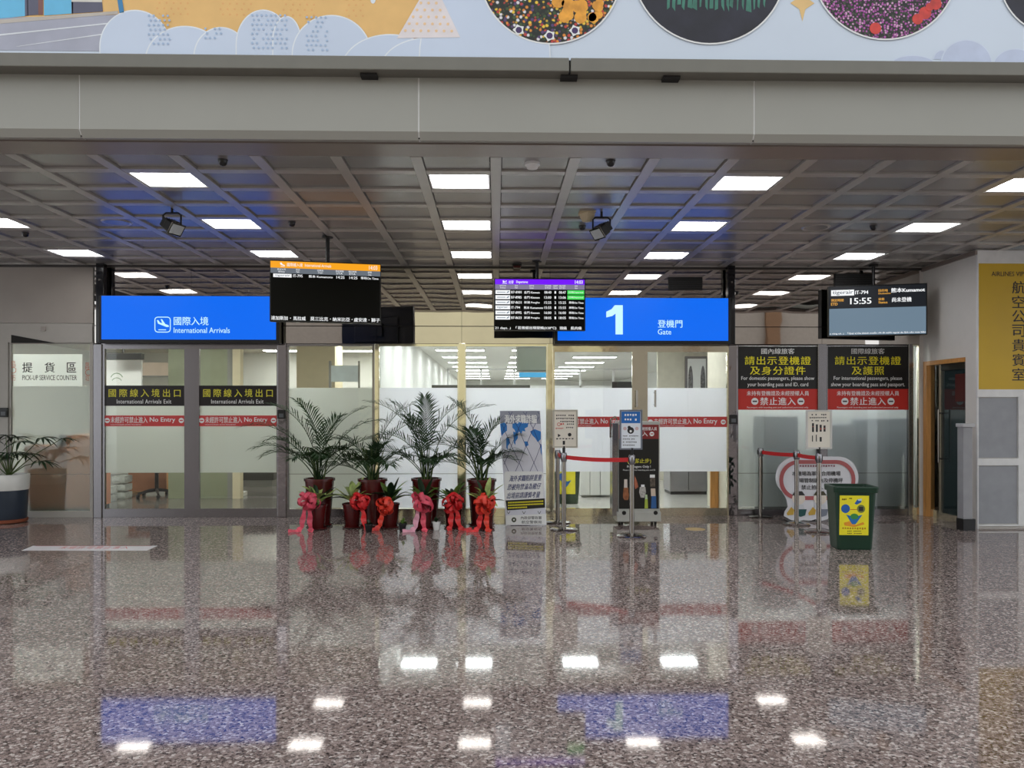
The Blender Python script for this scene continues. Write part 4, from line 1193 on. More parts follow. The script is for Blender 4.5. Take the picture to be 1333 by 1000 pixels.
for px, py, lab in ((152, 289, 'flush round ceiling speaker left of the left floodlight'), (1062, 296, 'flush round ceiling speaker right of the middle lights')):
    r_ = thing('ceiling_speaker', lab, 'speaker', 'round speakers in the ceiling')
    q = ceil_pt(px, py)
    obj('ring', MB().lathe([(.12, -.006), (.14, -.01), (.15, 0)], 32, (q.x, q.y, q.z)), 'bar', r_, smooth=True)
    obj('grille', MB().cyl((q.x, q.y, q.z - .008), (q.x, q.y, q.z - .002), .12, n=32), 'tile', r_)
r_ = thing('alarm_light', 'small dark red alarm lamp on the ceiling above the purple flight screen', 'alarm')
q = ceil_pt(673, 344)
obj('base', MB().box(q.x - .06, q.x + .06, q.y - .04, q.y + .04, q.z - .02, q.z), 'black', r_)
obj('lens', MB().box(q.x - .05, q.x + .05, q.y - .03, q.y + .03, q.z - .05, q.z - .02), mat('dark_red_lens', (90, 26, 24), rough=.3), r_, bevel=.01)
for a, b, y0, y1, lab in ((870, 914, 360, 377, 'black slatted air vent above the right end of the gate sign'), (1086, 1134, 355, 372, 'black slatted air vent above the right gate screen')):
    r_ = thing('air_vent', lab, 'vent', 'black wall vents')
    x0, x1 = X(a, WALL), X(b, WALL); z1, z0 = Z(y0, WALL), Z(y1, WALL)
    obj('frame', MB().box(x0, x1, WALL - .02, WALL, z0, z1), 'dark_gap', r_)
    for k in range(7):
        z = z0 + (z1 - z0) * (k + .5) / 7
        obj('slat', MB().box(x0 + .01, x1 - .01, WALL - .03, WALL - .02, z - .005, z + .005), 'black', r_)
# card readers
for px, py, lab in ((366, 539.5, 'small black card reader on the post right of the arrivals doors'), (955, 546, 'small black card reader on the post right of the gate doors'), (4, 537, 'small black card reader on the wall left of the pick-up window')):
    r_ = thing('card_reader', lab, 'card reader', 'card readers')
    S = wall_surf(px - 5, py - 6, px + 5, py + 6, WALL - .06)
    obj('case', pbox(MB(), px - 5, py - 6, px + 5, py + 6, WALL - .055, WALL - (.02 if px > 20 else .015)), 'black', r_, bevel=.006)
    obj('keypad', S.rectm(MB(), px - 3, py - 1, px + 3, py + 4, .0), mat('keypad_grey', (90, 94, 98)), r_)

# grey side bollard beside the yellow wall
r_ = thing('rail_post', 'narrow grey upright panel with a top handle beside the white panelled wall', 'post')
Yb = 9.05
xb0, xb1 = X(1254, Yb), X(1266, Yb)
obj('panel', MB().box(xb0, xb1, Yb, Yb + .12, .14, Z(556, Yb, 1260)), mat('rail_grey', (150, 150, 154), rough=.4), r_, bevel=.004)
obj('top_handle', MB().box(xb0 - .02, xb1 + .02, Yb - .02, Yb + .12, Z(556, Yb, 1260), Z(551.5, Yb, 1260)), mat('rail_grey_light', (186, 186, 188), rough=.4), r_, bevel=.004)
obj('foot', MB().box(xb0 - .005, xb1 + .03, Yb - .01, Yb + .13, 0, .14), 'black', r_)

# ================================================================== PLANTS
def frond(base, az, length, lift, droop, nl=20, ll=.24, wl=.016, up=.4):
    """one feathered palm leaf: bare stalk, then an arching row of leaflets"""
    mb = MB()
    d = Vector((math.cos(az), math.sin(az), 0))
    side = Vector((-math.sin(az), math.cos(az), 0))
    n = 16
    pts = [Vector(base)]
    ang = min(R(88), lift + .30)
    end = lift - .25 - droop * 2.3
    step = length / n
    for i in range(n):
        t = (i + .5) / n
        a = ang + (end - ang) * t ** 1.7
        pts.append(pts[-1] + (d * math.cos(a) + Vector((0, 0, math.sin(a)))) * step)
    mb.tube(pts, [.006 * (1 - .8 * i / n) + .0012 for i in range(n + 1)], 5)
    for k in range(nl):
        t = .38 + .62 * k / (nl - 1)
        f = t * n; i = min(n - 1, int(f)); p = pts[i].lerp(pts[i + 1], f - i)
        tan = (pts[i + 1] - pts[i]).normalized()
        nrm = side.cross(tan).normalized()
        if nrm.z < 0: nrm = -nrm
        q = (t - .38) / .62
        L = ll * (.45 + .75 * math.sin(math.pi * (q * .8 + .15))) * random.uniform(.8, 1.15)
        for s in (-1, 1):
            dr = (tan * (.7 + .9 * q) + side * s * 1.0 + nrm * (up + random.uniform(-.2, .25))).normalized()
            q1 = p + dr * L * .5
            q2 = p + dr * L + Vector((0, 0, -L * random.uniform(.08, .34)))
            wv = dr.cross(nrm).normalized() * wl / 2
            mb.add([p - wv * .4, p + wv * .4, q1 + wv, q1 - wv, q2], [(0, 1, 2, 3), (3, 2, 4)])
    return mb

def pot(mb, q, r0, r1, h, rim=.02):
    return mb.lathe([(r0 * .9, 0), (r0, .01), (r1 * .985, h - rim * 1.6), (r1 * 1.06, h - rim * 1.5), (r1 * 1.06, h), (r1 * .93, h), (r1 * .92, h - .03)], 28, (q.x, q.y, q.z))

def palm(px, py, label, seed, spec, hgt=.59, rt=.18):
    random.seed(seed)
    q = G(px, py)
    r_ = thing('potted_palm', label, 'potted palm', 'tall feather palms in wine red pots')
    obj('pot', pot(MB(), q, .13, rt, hgt), 'wine_pot', r_, smooth=True)
    obj('saucer', MB().lathe([(.14, 0), (.165, .015), (.16, .03), (.13, .03)], 24, tuple(q)), 'wine_pot', r_, smooth=True)
    obj('soil', MB().cyl((q.x, q.y, hgt - .05), (q.x, q.y, hgt - .025), rt * .93, n=24), 'soil', r_)
    for (az, L, lift, dr) in spec:
        az_, l_ = R(az), R(lift)
        b = Vector((q.x + random.uniform(-.04, .04), q.y + random.uniform(-.04, .04), hgt - .03))
        # lean the stem, then the leaf arches over
        o = obj('frond', frond(b, az_ + random.uniform(-.1, .1), L * 1.2, l_, dr, nl=22, ll=.24, wl=.019, up=random.uniform(.1, .6)), 'palm', r_)
        o.data.materials.append(M['palm'])
    for k in range(7):
        a = random.uniform(0, 6.28)
        obj('stem', MB().tube([(q.x + .05 * math.cos(a), q.y + .05 * math.sin(a), hgt - .03), (q.x + .09 * math.cos(a), q.y + .09 * math.sin(a), hgt + .2), (q.x + .15 * math.cos(a), q.y + .15 * math.sin(a), hgt + .38)], [.012, .009, .005], 6), 'palm_stem', r_)
    return r_
palm(416, 684, 'tall feather palm in a wine red pot, leftmost of the four', 11,
     [(180, 1.05, 50, .40), (174, 1.0, 68, .32), (195, .82, 38, .34), (150, .95, 76, .26), (4, 1.0, 54, .34), (-10, .92, 40, .32), (12, .95, 66, .28), (-30, .70, 44, .42), (212, .66, 44, .45), (60, .75, 76, .25), (-75, .6, 50, .5), (-110, .55, 50, .5), (168, .8, 46, .36), (-4, .7, 26, .3)])
palm(485, 684, 'tall bushy feather palm in a wine red pot, second from the left', 12,
     [(180, .72, 46, .5), (200, .64, 36, .5), (165, .66, 60, .4), (0, .92, 60, .36), (-14, .82, 40, .42), (8, 1.0, 70, .3), (60, .42, 72, .3), (-60, .55, 42, .5), (228, .55, 44, .5), (-5, .75, 30, .36), (-100, .5, 46, .5), (182, .6, 24, .4)], hgt=.585, rt=.175)
palm(555, 684, 'tall airy feather palm in a wine red pot, third from the left', 13,
     [(177, 1.1, 66, .36), (168, .95, 74, .26), (190, .72, 40, .44), (100, .92, 82, .14), (3, 1.1, 62, .36), (-8, .85, 42, .42), (14, .95, 72, .28), (-32, .62, 40, .48), (212, .62, 44, .48), (135, .75, 76, .24), (-85, .5, 50, .5), (172, .8, 54, .4)], hgt=.59, rt=.18)
palm(627, 684, 'tall feather palm in a wine red pot, rightmost, beside the roll-up banner', 14,
     [(172, .66, 56, .36), (185, .76, 46, .40), (160, .95, 74, .2), (12, .66, 62, .34), (0, .56, 50, .40), (30, .76, 72, .26), (-30, .5, 48, .46), (205, .55, 48, .46), (120, .62, 72, .24), (165, .72, 66, .28), (-80, .45, 52, .5), (178, .6, 30, .4)], hgt=.58, rt=.175)

def leaf(base, az, L, w, lift, curl):
    mb = MB()
    d = Vector((math.cos(az), math.sin(az), 0)); s = Vector((-math.sin(az), math.cos(az), 0))
    vs = []; fs = []
    n = 6
    for i in range(n + 1):
        t = i / n
        p = Vector(base) + d * (L * math.cos(lift) * t) + Vector((0, 0, L * math.sin(lift) * t - curl * L * t * t))
        ww = w * math.sin(math.pi * (t * .86 + .1)) * .5
        if i == n: ww = .001
        vs += [p - s * ww + Vector((0, 0, ww * .35)), p, p + s * ww + Vector((0, 0, ww * .35))]
    for i in range(n):
        a = i * 3
        fs += [(a, a + 1, a + 4, a + 3), (a + 1, a + 2, a + 5, a + 4)]
    return mb.add(vs, fs)

def bow(ctr, Rr, wd, n=15, seed=1):
    random.seed(seed)
    mb = MB()
    ctr = Vector(ctr)
    for k in range(n):
        a = 2 * math.pi * k / n * 2.4 + random.uniform(-.3, .3)
        tilt = random.uniform(-.1, 1.1)
        d = Vector((math.cos(a) * math.cos(tilt), -math.sin(tilt) * .9 - .15, math.sin(a) * math.cos(tilt))).normalized()
        w = d.orthogonal().normalized()
        w.rotate(Matrix.Rotation(random.uniform(0, 3.14), 3, d))
        e = d.cross(w)
        rr = Rr * random.uniform(.75, 1.1)
        m = 9; vs = []; fs = []
        for i in range(m + 1):
            t = i / m
            p = ctr + d * (rr * math.sin(math.pi * t)) + e * (rr * .42 * math.sin(2 * math.pi * t))
            ww = wd * (.35 + .65 * math.sin(math.pi * t))
            vs += [p - w * ww / 2, p + w * ww / 2]
        for i in range(m):
            fs.append((i * 2, i * 2 + 1, i * 2 + 3, i * 2 + 2))
        mb.add(vs, fs)
    return mb

def tail(p0, pts, wd):
    mb = MB(); vs = []; fs = []
    P = [Vector(p0)] + [Vector(p) for p in pts]
    # smooth the path
    Q = []
    for i in range(len(P) - 1):
        for k in range(4):
            Q.append(P[i].lerp(P[i + 1], k / 4))
    Q.append(P[-1])
    for i, p in enumerate(Q):
        t = (Q[min(i + 1, len(Q) - 1)] - Q[max(0, i - 1)]).normalized()
        w = t.cross(Vector((0, -1, .25))).normalized()
        j = Vector((math.sin(i * 1.7) * .006, math.cos(i * 2.1) * .006, 0))
        ww = wd * (1 + .25 * math.sin(i * 1.3))
        vs += [p + j - w * ww / 2, p + j + w * ww / 2]
    for i in range(len(Q) - 1):
        fs.append((i * 2, i * 2 + 1, i * 2 + 3, i * 2 + 2))
    return mb.add(vs, fs)

def gift_plant(px, py, label, bow_px, bow_py, bm, tm, leaves, lm, seed, pr=.11, ph=.30, bowr=.15, tails=2, side=-1):
    random.seed(seed)
    q = G(px, py)
    r_ = thing('gift_plant', label, 'potted plant', 'small gift plants with ribbon bows')
    obj('pot', pot(MB(), q, pr * .78, pr, ph, .015), 'wine_pot', r_, smooth=True)
    obj('saucer', MB().lathe([(pr * .9, 0), (pr * 1.05, .012), (pr * 1.05, .02), (pr * .8, .02)], 20, tuple(q)), 'wine_pot', r_, smooth=True)
    obj('soil', MB().cyl((q.x, q.y, ph - .03), (q.x, q.y, ph - .012), pr * .92, n=20), 'soil', r_)
    leaves += 6
    for k in range(leaves):
        a = 2 * math.pi * k / leaves + random.uniform(-.4, .4)
        m_ = lm if k % 3 else ('leaf_dark' if lm != 'leaf_dark' else 'leaf_mid')
        obj('leaf', leaf((q.x, q.y, ph - .02 + random.uniform(0, .08)), a, random.uniform(.26, .40), random.uniform(.055, .085), R(random.uniform(28, 72)), random.uniform(.1, .45)), m_, r_, smooth=False)
    B = W(bow_px, bow_py, q.y - pr - .03)
    b_ = obj('bow', bow(B - Vector((0, 0, .015)), bowr * .95, .045, 18, seed), bm, r_, smooth=True)
    obj('knot', MB().lathe([(.006, -.024), (.022, -.012), (.022, .012), (.006, .024)], 10, tuple(B)), bm, b_)
    fl = q.y - pr - .05
    for k in range(tails):
        s = side if k == 0 else -side * .4
        x = B.x + s * .02
        obj('ribbon_tail', tail(B, [(x + s * .03, fl - .02, B.z * .6), (x + s * .05, fl - .03, .06), (x + s * .09, fl - .05, .008), (x + s * (.20 - .05 * k), fl - .09, .006)], .055), tm if k == 0 else bm, r_)
    return r_
gift_plant(413, 689, 'small plant with a pink ribbon bow in front of the leftmost palm', 402, 651, 'ribbon_pink', 'ribbon_pink', 11, 'leaf_pale', 21, bowr=.14)
gift_plant(458, 687, 'small pale-leaved plant with a red bow between the first and second palms', 468, 651, 'ribbon_red', 'ribbon_red', 12, 'leaf_pale', 22, bowr=.13, side=1, tails=1)
gift_plant(508, 687, 'small dark-leaved plant with an orange-red bow beside the second palm', 503, 657, 'ribbon_orange', 'ribbon_orange', 14, 'leaf_dark', 23, bowr=.14, tails=1)
gift_plant(552, 689, 'small plant with a pink-red bow and pale tail in front of the third palm', 549, 653, 'ribbon_pink', 'ribbon_pale', 13, 'leaf_mid', 24, bowr=.16)
gift_plant(590, 687, 'small plant with a full red bow between the third and fourth palms', 590, 653, 'ribbon_red', 'ribbon_red', 12, 'leaf_mid', 25, bowr=.15, side=1)
gift_plant(632, 689, 'small plant with a red bow and long red tails in front of the rightmost palm', 631, 655, 'ribbon_orange', 'ribbon_red', 12, 'leaf_pale', 26, bowr=.15)
for px, py, lab, pm, lm, sd in ((480, 693, 'tiny black pot with green leaves in front of the second palm', 'black', 'leaf_dark', 31), (524, 692, 'tiny dark pot with bushy green leaves left of the third palm', 'black', 'leaf_mid', 32), (568, 690, 'tiny white pot with green leaves right of the third palm', 'print_white', 'leaf_dark', 33)):
    random.seed(sd)
    q = G(px, py)
    r_ = thing('tiny_plant', lab, 'potted plant', 'tiny potted plants on the floor')
    obj('pot', pot(MB(), q, .035, .048, .1, .01), pm, r_, smooth=True)
    obj('soil', MB().cyl((q.x, q.y, .07), (q.x, q.y, .085), .042, n=14), 'soil', r_)
    for k in range(12):
        obj('leaf', leaf((q.x, q.y, .09), random.uniform(0, 6.28), random.uniform(.06, .11), .03, R(random.uniform(20, 75)), .2), lm, r_)

# fan palm in the white and blue pot on the left
random.seed(41)
q = G(11, 680)
r_ = thing('fan_palm', 'leafy fan palm in a white and dark blue pot below the pick-up window', 'potted plant')
hp = .62
obj('pot', MB().lathe([(.20, .05), (.205, .06), (.225, .42)], 36, tuple(q)), mat('pot_dark_blue', (44, 54, 68), rough=.35), r_, smooth=True)
obj('pot_rim', MB().lathe([(.225, .42), (.232, .43), (.238, hp - .01), (.232, hp), (.21, hp), (.205, hp - .04)], 36, tuple(q)), mat('pot_white', (226, 226, 222), rough=.3), r_, smooth=True)
obj('saucer', MB().lathe([(.19, 0), (.215, .012), (.22, .05), (.19, .05)], 36, tuple(q)), mat('saucer_terracotta', (136, 72, 46), rough=.6), r_, smooth=True)
obj('soil', MB().cyl((q.x, q.y, hp - .06), (q.x, q.y, hp - .03), .21, n=24), 'soil', r_)
for k, (az, L, lift) in enumerate(((10, .62, 52), (-25, .5, 62), (170, .5, 60), (200, .45, 40), (90, .5, 75), (40, .75, 38), (-60, .4, 50), (130, .55, 68), (0, .45, 25), (-10, .3, 70), (230, .4, 60), (60, .35, 50), (-90, .3, 65), (150, .35, 45))):
    az_, l_ = R(az), R(lift)
    d = Vector((math.cos(az_), math.sin(az_), 0))
    b = Vector((q.x, q.y, hp - .03))
    tip = b + d * L * math.cos(l_) + Vector((0, 0, L * math.sin(l_)))
    st = obj('stalk', MB().tube([b, b.lerp(tip, .5) + Vector((0, 0, .04)), tip], [.007, .006, .004], 6), 'palm_stem', r_)
    nb = 9
    for j in range(nb):
        a = az_ + R(-85 + 170 * j / (nb - 1))
        obj('leaf_blade', leaf(tip, a, random.uniform(.2, .28), .035, R(random.uniform(0, 22)), random.uniform(.3, .6)), 'leaf_dark', st)

# ================================================================== STANDING THINGS
def stanchion(px, py, label, h=.93, yoff=0):
    q = G(px, py)
    r_ = thing('barrier_post', label, 'barrier post', 'chrome barrier posts')
    obj('base', MB().lathe([(.165, 0), (.168, .012), (.15, .022), (.06, .03), (.03, .036)], 36, tuple(q)), 'chrome', r_, smooth=True)
    obj('post', MB().cyl((q.x, q.y, .03), (q.x, q.y, h - .1), .027, n=20), 'chrome', r_, smooth=True)
    obj('head', MB().lathe([(.032, h - .11), (.036, h - .105), (.036, h - .01), (.03, h)], 20, (q.x, q.y, 0)), 'steel', r_, smooth=True)
    obj('belt_slot', MB().box(q.x - .039, q.x + .039, q.y - .016, q.y + .016, h - .085, h - .025), 'black', r_)
    return r_, Vector((q.x, q.y, h - .055))
_, sB = stanchion(726, 680.5, 'chrome barrier post behind the beige notice, nearest the gate doors', .93)
_, sA = stanchion(734, 690, 'chrome barrier post carrying the beige notice beside the banner', .93)
_, sC = stanchion(822.5, 698.5, 'chrome barrier post carrying the blue and white notice at the gate', .93)
_, sD = stanchion(990, 673.5, 'chrome barrier post below the domestic notice board', .93)
_, sE = stanchion(1037, 683, 'chrome barrier post in front of the cut-out sign, left of the notice', .93)
_, sF = stanchion(1066, 693, 'chrome barrier post carrying the beige notice beside the green bin', .93)
def belt(a, b, label, sag=.015):
    n = 8; d = (b - a).normalized(); mb = MB()
    top, bot = [], []
    a2, b2 = a + d * .038, b - d * .038
    nr = Vector((-d.y, d.x, 0)).normalized() * .0015
    vs = []; fs = []
    for i in range(n + 1):
        t = i / n
        p = a2.lerp(b2, t) - Vector((0, 0, sag * 4 * t * (1 - t)))
        for sg in (-1, 1):
            vs += [p + nr * sg - Vector((0, 0, .024)), p + nr * sg + Vector((0, 0, .024))]
    for i in range(n):
        k = i * 4
        fs += [(k, k + 4, k + 5, k + 1), (k + 3, k + 7, k + 6, k + 2), (k + 1, k + 5, k + 7, k + 3), (k + 2, k + 6, k + 4, k)]
    mb.add(vs, fs)
    return tag(obj('barrier_belt', mb, 'belt'), label, 'belt')
belt(sA, sC, 'red belt stretched between the two gate barrier posts')
belt(sD, sE, 'red belt from the post below the domestic board to the middle post', .008)
belt(sE, sF, 'short red belt running to the post beside the green bin', .005)
belt(sB, sA, 'short red belt between the two posts beside the banner', .004)

def holder(ps, cx, x0, y0, x1, y1, label, frame_m, lean=0):
    """framed notice on a barrier post head"""
    r_ = thing('notice_holder', label, 'notice', 'framed notices on barrier posts')
    Y = ps.y - .005
    S = wall_surf(x0, y0, x1, y1, Y - .016)
    A, B = W(x0, y1, Y), W(x1, y0, Y)
    obj('backboard', MB().box(A.x, B.x, Y - .008, Y + .012, A.z, B.z), frame_m, r_, bevel=.006)
    m_ = MB(); t = .018
    m_.box(A.x, B.x, Y - .015, Y - .008, A.z, A.z + t).box(A.x, B.x, Y - .015, Y - .008, B.z - t, B.z).box(A.x, A.x + t, Y - .015, Y - .008, A.z + t, B.z - t).box(B.x - t, B.x, Y - .015, Y - .008, A.z + t, B.z - t)
    obj('frame', m_, frame_m, r_)
    obj('clamp', MB().cyl((ps.x, Y, .925), (ps.x, Y, A.z + .02), .018, n=10), 'black', r_)
    return r_, wall_surf(x0, y0, x1, y1, Y - .0085), S
paper = mat('notice_paper', (228, 222, 210), rough=.6, var=.02)
def tick_text(S, mb, x0, x1, y, h, n, off=.001, seed=1):
    rr = random.Random(seed)
    w = (x1 - x0) / n
    for i in range(n):
        if rr.random() < .85:
            S.rectm(mb, x0 + i * w, y, x0 + i * w + w * .62, y + h * rr.uniform(.7, 1), off)
r_, S, _ = holder(sA, 737, 719.5, 533.5, 752, 583, 'beige framed notice on the barrier post beside the banner', mat('frame_silver', (186, 182, 176), rough=.3, metal=.6))
pp = obj('paper', S.rectm(MB(), 721.5, 535.5, 750, 581, 0), paper, r_)
t_ = MB()
for i, y in enumerate((540, 544, 548)): tick_text(S, t_, 724, 748, y, 2, 9, seed=i)
tick_text(S, t_, 738, 748, 551.5, 1.6, 4); tick_text(S, t_, 737, 747, 556, 1.6, 4); tick_text(S, t_, 724, 748, 570.5, 1.6, 6)
S.discm(t_, 727.5, 567, 2.6, .001, 3); S.discm(t_, 741.5, 566, 2.4, .001, 10); S.rectm(t_, 732.5, 574, 735.5, 579, .001)
obj('print', t_, 'print_ink', pp)['kind'] = 'stuff'
t_ = MB(); S.ringm(t_, 727.5, 552.5, 1.6, 2.3, .001, 12); tick_text(S, t_, 730, 735, 551, 2.5, 2); tick_text(S, t_, 723.5, 734, 557, 1.6, 5)
obj('print', t_, 'print_red', pp)['kind'] = 'stuff'
r_, S, _ = holder(sC, 821, 806.5, 533.5, 836, 585.5, 'grey framed blue and white notice on the gate barrier post', mat('frame_slate', (120, 126, 140), rough=.35, metal=.4))
pp = obj('paper', S.rectm(MB(), 808.5, 535.5, 834, 583.5, 0), mat('notice_white', (224, 230, 238), rough=.6), r_)
hb_ = obj('heading', S.rectm(MB(), 809, 536, 833.5, 551, .0008), mat('notice_blue', (24, 104, 184), rough=.5), r_)
t_ = MB(); tick_text(S, t_, 813, 830, 539, 3, 5, .0016, 3); tick_text(S, t_, 813, 830, 545, 3, 5, .0016, 4); obj('print', t_, 'print_white', hb_)['kind'] = 'stuff'
t_ = MB(); S.discm(t_, 821, 560.5, 4.4, .001, 14); S.discm(t_, 819, 556.5, 2.2, .001, 8)
for i, y in enumerate((567, 571, 575, 579)): tick_text(S, t_, 811, 831.5 - 5 * (i % 2), y, 1.4, 10, seed=i + 9)
obj('print', t_, 'print_ink', pp)['kind'] = 'stuff'
t_ = MB(); S.discm(t_, 821, 561.5, 1.6, .0015, 8); obj('print_highlight', t_, 'print_white', pp)
t_ = MB(); S.discm(t_, 813.5, 558, 2.4, .001, 10); S.discm(t_, 829, 558, 2.4, .001, 10); obj('print_pale', t_, mat('notice_pale_pink', (206, 180, 184)), pp)['kind'] = 'stuff'
r_, S, _ = holder(sF, 1066, 1049, 534, 1082.5, 584.5, 'white framed notice with rows of small dark pictures on the post beside the green bin', mat('frame_white', (206, 204, 200), rough=.35))
pp = obj('paper', S.rectm(MB(), 1051, 536, 1080.5, 582.5, 0), paper, r_)
t_ = MB()
for i, y in enumerate((539, 543, 547)): tick_text(S, t_, 1054, 1079, y, 2, 10, seed=i + 20)
for x, y0, y1 in ((1057, 551, 562.5), (1062, 552.5, 562.5), (1067, 553, 562), (1072, 554, 562), (1067, 569, 575)): S.rectm(t_, x, y0, x + 2.6, y1, .001)
S.rectm(t_, 1057, 567, 1058.2, 575, .001); S.rectm(t_, 1062, 566, 1063.2, 575, .001)
obj('print', t_, 'print_ink', pp)['kind'] = 'stuff'
t_ = MB(); S.rectm(t_, 1067.4, 557, 1069.2, 560, .0015); S.rectm(t_, 1057.4, 555, 1059.2, 556, .0015); S.rectm(t_, 1072.4, 557, 1074, 559, .0015); obj('print', t_, mat('notice_rust', (160, 80, 70)), pp)['kind'] = 'stuff'

# --- roll-up banner
r_ = thing('rollup_banner', 'white and blue roll-up banner with world map and fence beside the plants', 'banner')
Yb = G(684, 684).y
lean = .10
BL, BR = W(658.5, 684.5, Yb - .02), W(711.5, 682.5, Yb - .02)
TL, TR = W(650.5, 535, Yb + lean), W(703, 534.5, Yb + lean)
zb, zt_ = .005, (TL.z + TR.z) / 2
x0b, x1b, x0t, x1t = BL.x, BR.x, TL.x, TR.x
class LeanSurf(Surf):
    def __init__(self): self.rect = None
    def pt(self, px, py, off=0.0):
        v = (py - 534.7) / (683.5 - 534.7); 
        xl = 650.5 + (658.5 - 650.5) * v; xr = 703 + (711.5 - 703) * v
        u = (px - xl) / (xr - xl)
        xt = x0t + (x1t - x0t) * u; xb_ = x0b + (x1b - x0b) * u
        y = (Yb + lean) * (1 - v) + (Yb - .02) * v
        return Vector((xt + (xb_ - xt) * v, y - off, zt_ + (zb - zt_) * v))
S = LeanSurf()
def ban(nm, pts, m, off):
    m_ = MB(); S.polym(m_, pts, off); return obj(nm, m_, m, r_)
m_ = MB().prism([S.pt(650.5, 534.7), S.pt(703, 534.7), S.pt(711.5, 683.5), S.pt(658.5, 683.5)], (0, .004, 0))
obj('sheet', m_, mat('banner_lavender', (218, 219, 230), rough=.5, var=.04), r_)
obj('foot', MB().box(x0b + .06, x1b - .2, Yb - .0, Yb + .2, 0, .03), 'steel', r_, bevel=.005)
obj('stay', MB().cyl(((x0b + x1b) / 2 - .07, Yb + .18, .02), ((x0t + x1t) / 2, Yb + lean + .012, zt_ - .05), .007, n=8), 'black', r_)
ban('heading_band', [(650.7, 535), (702.9, 535), (703.9, 552), (651.7, 552)], mat('banner_grey', (150, 153, 168), rough=.5), .001)
mp = MB()
for poly in ([(651, 552), (657, 550), (660, 554), (660, 561), (656, 564), (653, 568), (652, 562)], [(659, 570), (663, 571), (664, 577), (661, 581), (661, 586), (659, 583)],
             [(667, 552), (676, 549), (688, 550), (687, 556), (683, 558), (684, 562), (680, 561), (679, 565), (676, 562), (672, 566), (670, 560), (667, 557)],
             [(668, 562), (674, 564), (674, 571), (671, 575), (671, 580), (669, 577)], [(682, 575), (687, 575), (688, 580), (684, 582)],
             [(690, 562), (696, 559), (704, 562), (704, 572), (700, 576), (697, 571), (693, 567)], [(703, 578), (705, 580), (705.5, 594), (704, 590)]):
    S.polym(mp, poly, .0015)
obj('world_map', mp, mat('banner_blue', (28, 118, 196), rough=.5, var=.1), r_)
fe = MB()
def clip_line(pts):
    out = []
    for (xa_, ya_), (xb_, yb_) in zip(pts, pts[1:]):
        for k in range(6):
            p0 = (xa_ + (xb_ - xa_) * k / 6, ya_ + (yb_ - ya_) * k / 6); p1 = (xa_ + (xb_ - xa_) * (k + 1) / 6, ya_ + (yb_ - ya_) * (k + 1) / 6)
            lo_ = 651.2 + 8 * (p0[1] - 534.7) / 148.8; hi_ = lo_ + 51.5
            if min(p0[0], p1[0]) > lo_ and max(p0[0], p1[0]) < hi_: S.linem(fe, [p0, p1], .6, .002)
for k in range(-1, 4):
    xs_ = 655 + 19 * k
    clip_line([(xs_ - 12, 536), (xs_, 556), (xs_ + 8, 575), (xs_ + 18, 596), (xs_ + 26, 614)])
    clip_line([(xs_ + 12, 536), (xs_ + 2, 556), (xs_ - 6, 575), (xs_ - 14, 596), (xs_ - 22, 614)])
obj('fence_lines', fe, 'print_navy', r_)['kind'] = 'stuff'
t_ = MB(); S.textm(t_, '海外求職詐騙', 657, 540, 698.5, 551.5, .003, .03); obj('lettering', t_, 'print_white', r_)
ca = MB(); S.rrect(ca, 656.5, 614, 707.5, 661, 4, .003); obj('white_card', ca, 'print_white', r_)
t_ = MB()
for i, s in enumerate(('海外求職陷阱重重', '恐被拘禁淪為豬仔', '出境前請謹慎考量')):
    S.textm(t_, s, 660.5 - .5 * i + (2 if i == 0 else 0), 619.5 + 11 * i, 704 - i * 1, 627.5 + 11 * i, .004, .02, 1, 2.0, -1.5)
obj('lettering', t_, 'print_navy', r_)
bb_ = MB(); S.polym(bb_, [(658, 651.5), (709, 649), (709.5, 661), (660, 664.5)], .0045); bo = obj('black_card', bb_, 'print_black', r_)
t_ = MB()
for i in range(3):
    for k in range(22 if i < 2 else 12):
        S.rectm(t_, 661.5 + k * 2.1, 653.6 + i * 3.4 - k * .09, 662.9 + k * 2.1, 655.4 + i * 3.4 - k * .09, .0055)
obj('yellow_print', t_, 'print_yellow', bo)['kind'] = 'stuff'
ft = MB(); S.polym(ft, [(657.8, 671), (711, 669), (711.3, 682.5), (658.6, 683)], .003); obj('foot_card', ft, 'print_white', r_)
t_ = MB(); S.textm(t_, '內政部警政署', 678, 672, 705, 676, .004, .01); S.textm(t_, '航空警察局', 679, 677.5, 705, 681.5, .004, .01)
for x in (662, 682, 702): S.linem(t_, [(x - 2, 665.5), (x, 669), (x + 2, 665.5)], .6, .004)
obj('lettering', t_, 'print_ink', r_)
em = MB(); S.ringm(em, 669, 676.5, 1.2, 3.2, .004, 14); obj('emblem', em, mat('emblem_olive', (70, 76, 56)), r_)

# --- rolling notice box at the gate
r_ = thing('gate_notice_stand', 'rolling grey notice stand with a black prohibited-items panel before the gate', 'notice stand')
Yt = 9.55
x0, x1 = X(805, Yt), X(859, Yt)
zt_ = Z(549, Yt, 830)
obj('body', MB().box(x0, x1, Yt, Yt + .30, .10, zt_), mat('stand_grey', (176, 176, 170), rough=.35), r_, bevel=.006)
xk = X(796, Yt + .1)
obj('side_rail', MB().box(xk, x0, Yt + .02, Yt + .24, .12, zt_ - .02), 'steel', r_, bevel=.006)
obj('push_handle', MB().tube([(xk - .02, Yt + .05, zt_ - .2), (xk - .02, Yt + .05, zt_ + .02), (xk + .04, Yt + .05, zt_ + .06), (xk + .06, Yt + .05, zt_ + .02)], .012, 8), 'chrome', r_, smooth=True)
S = wall_surf(805, 549, 859, 682, Yt - .002)
pn = obj('black_panel', S.rectm(MB(), 805.5, 571.5, 857.5, 662.5, 0), 'print_black', r_)
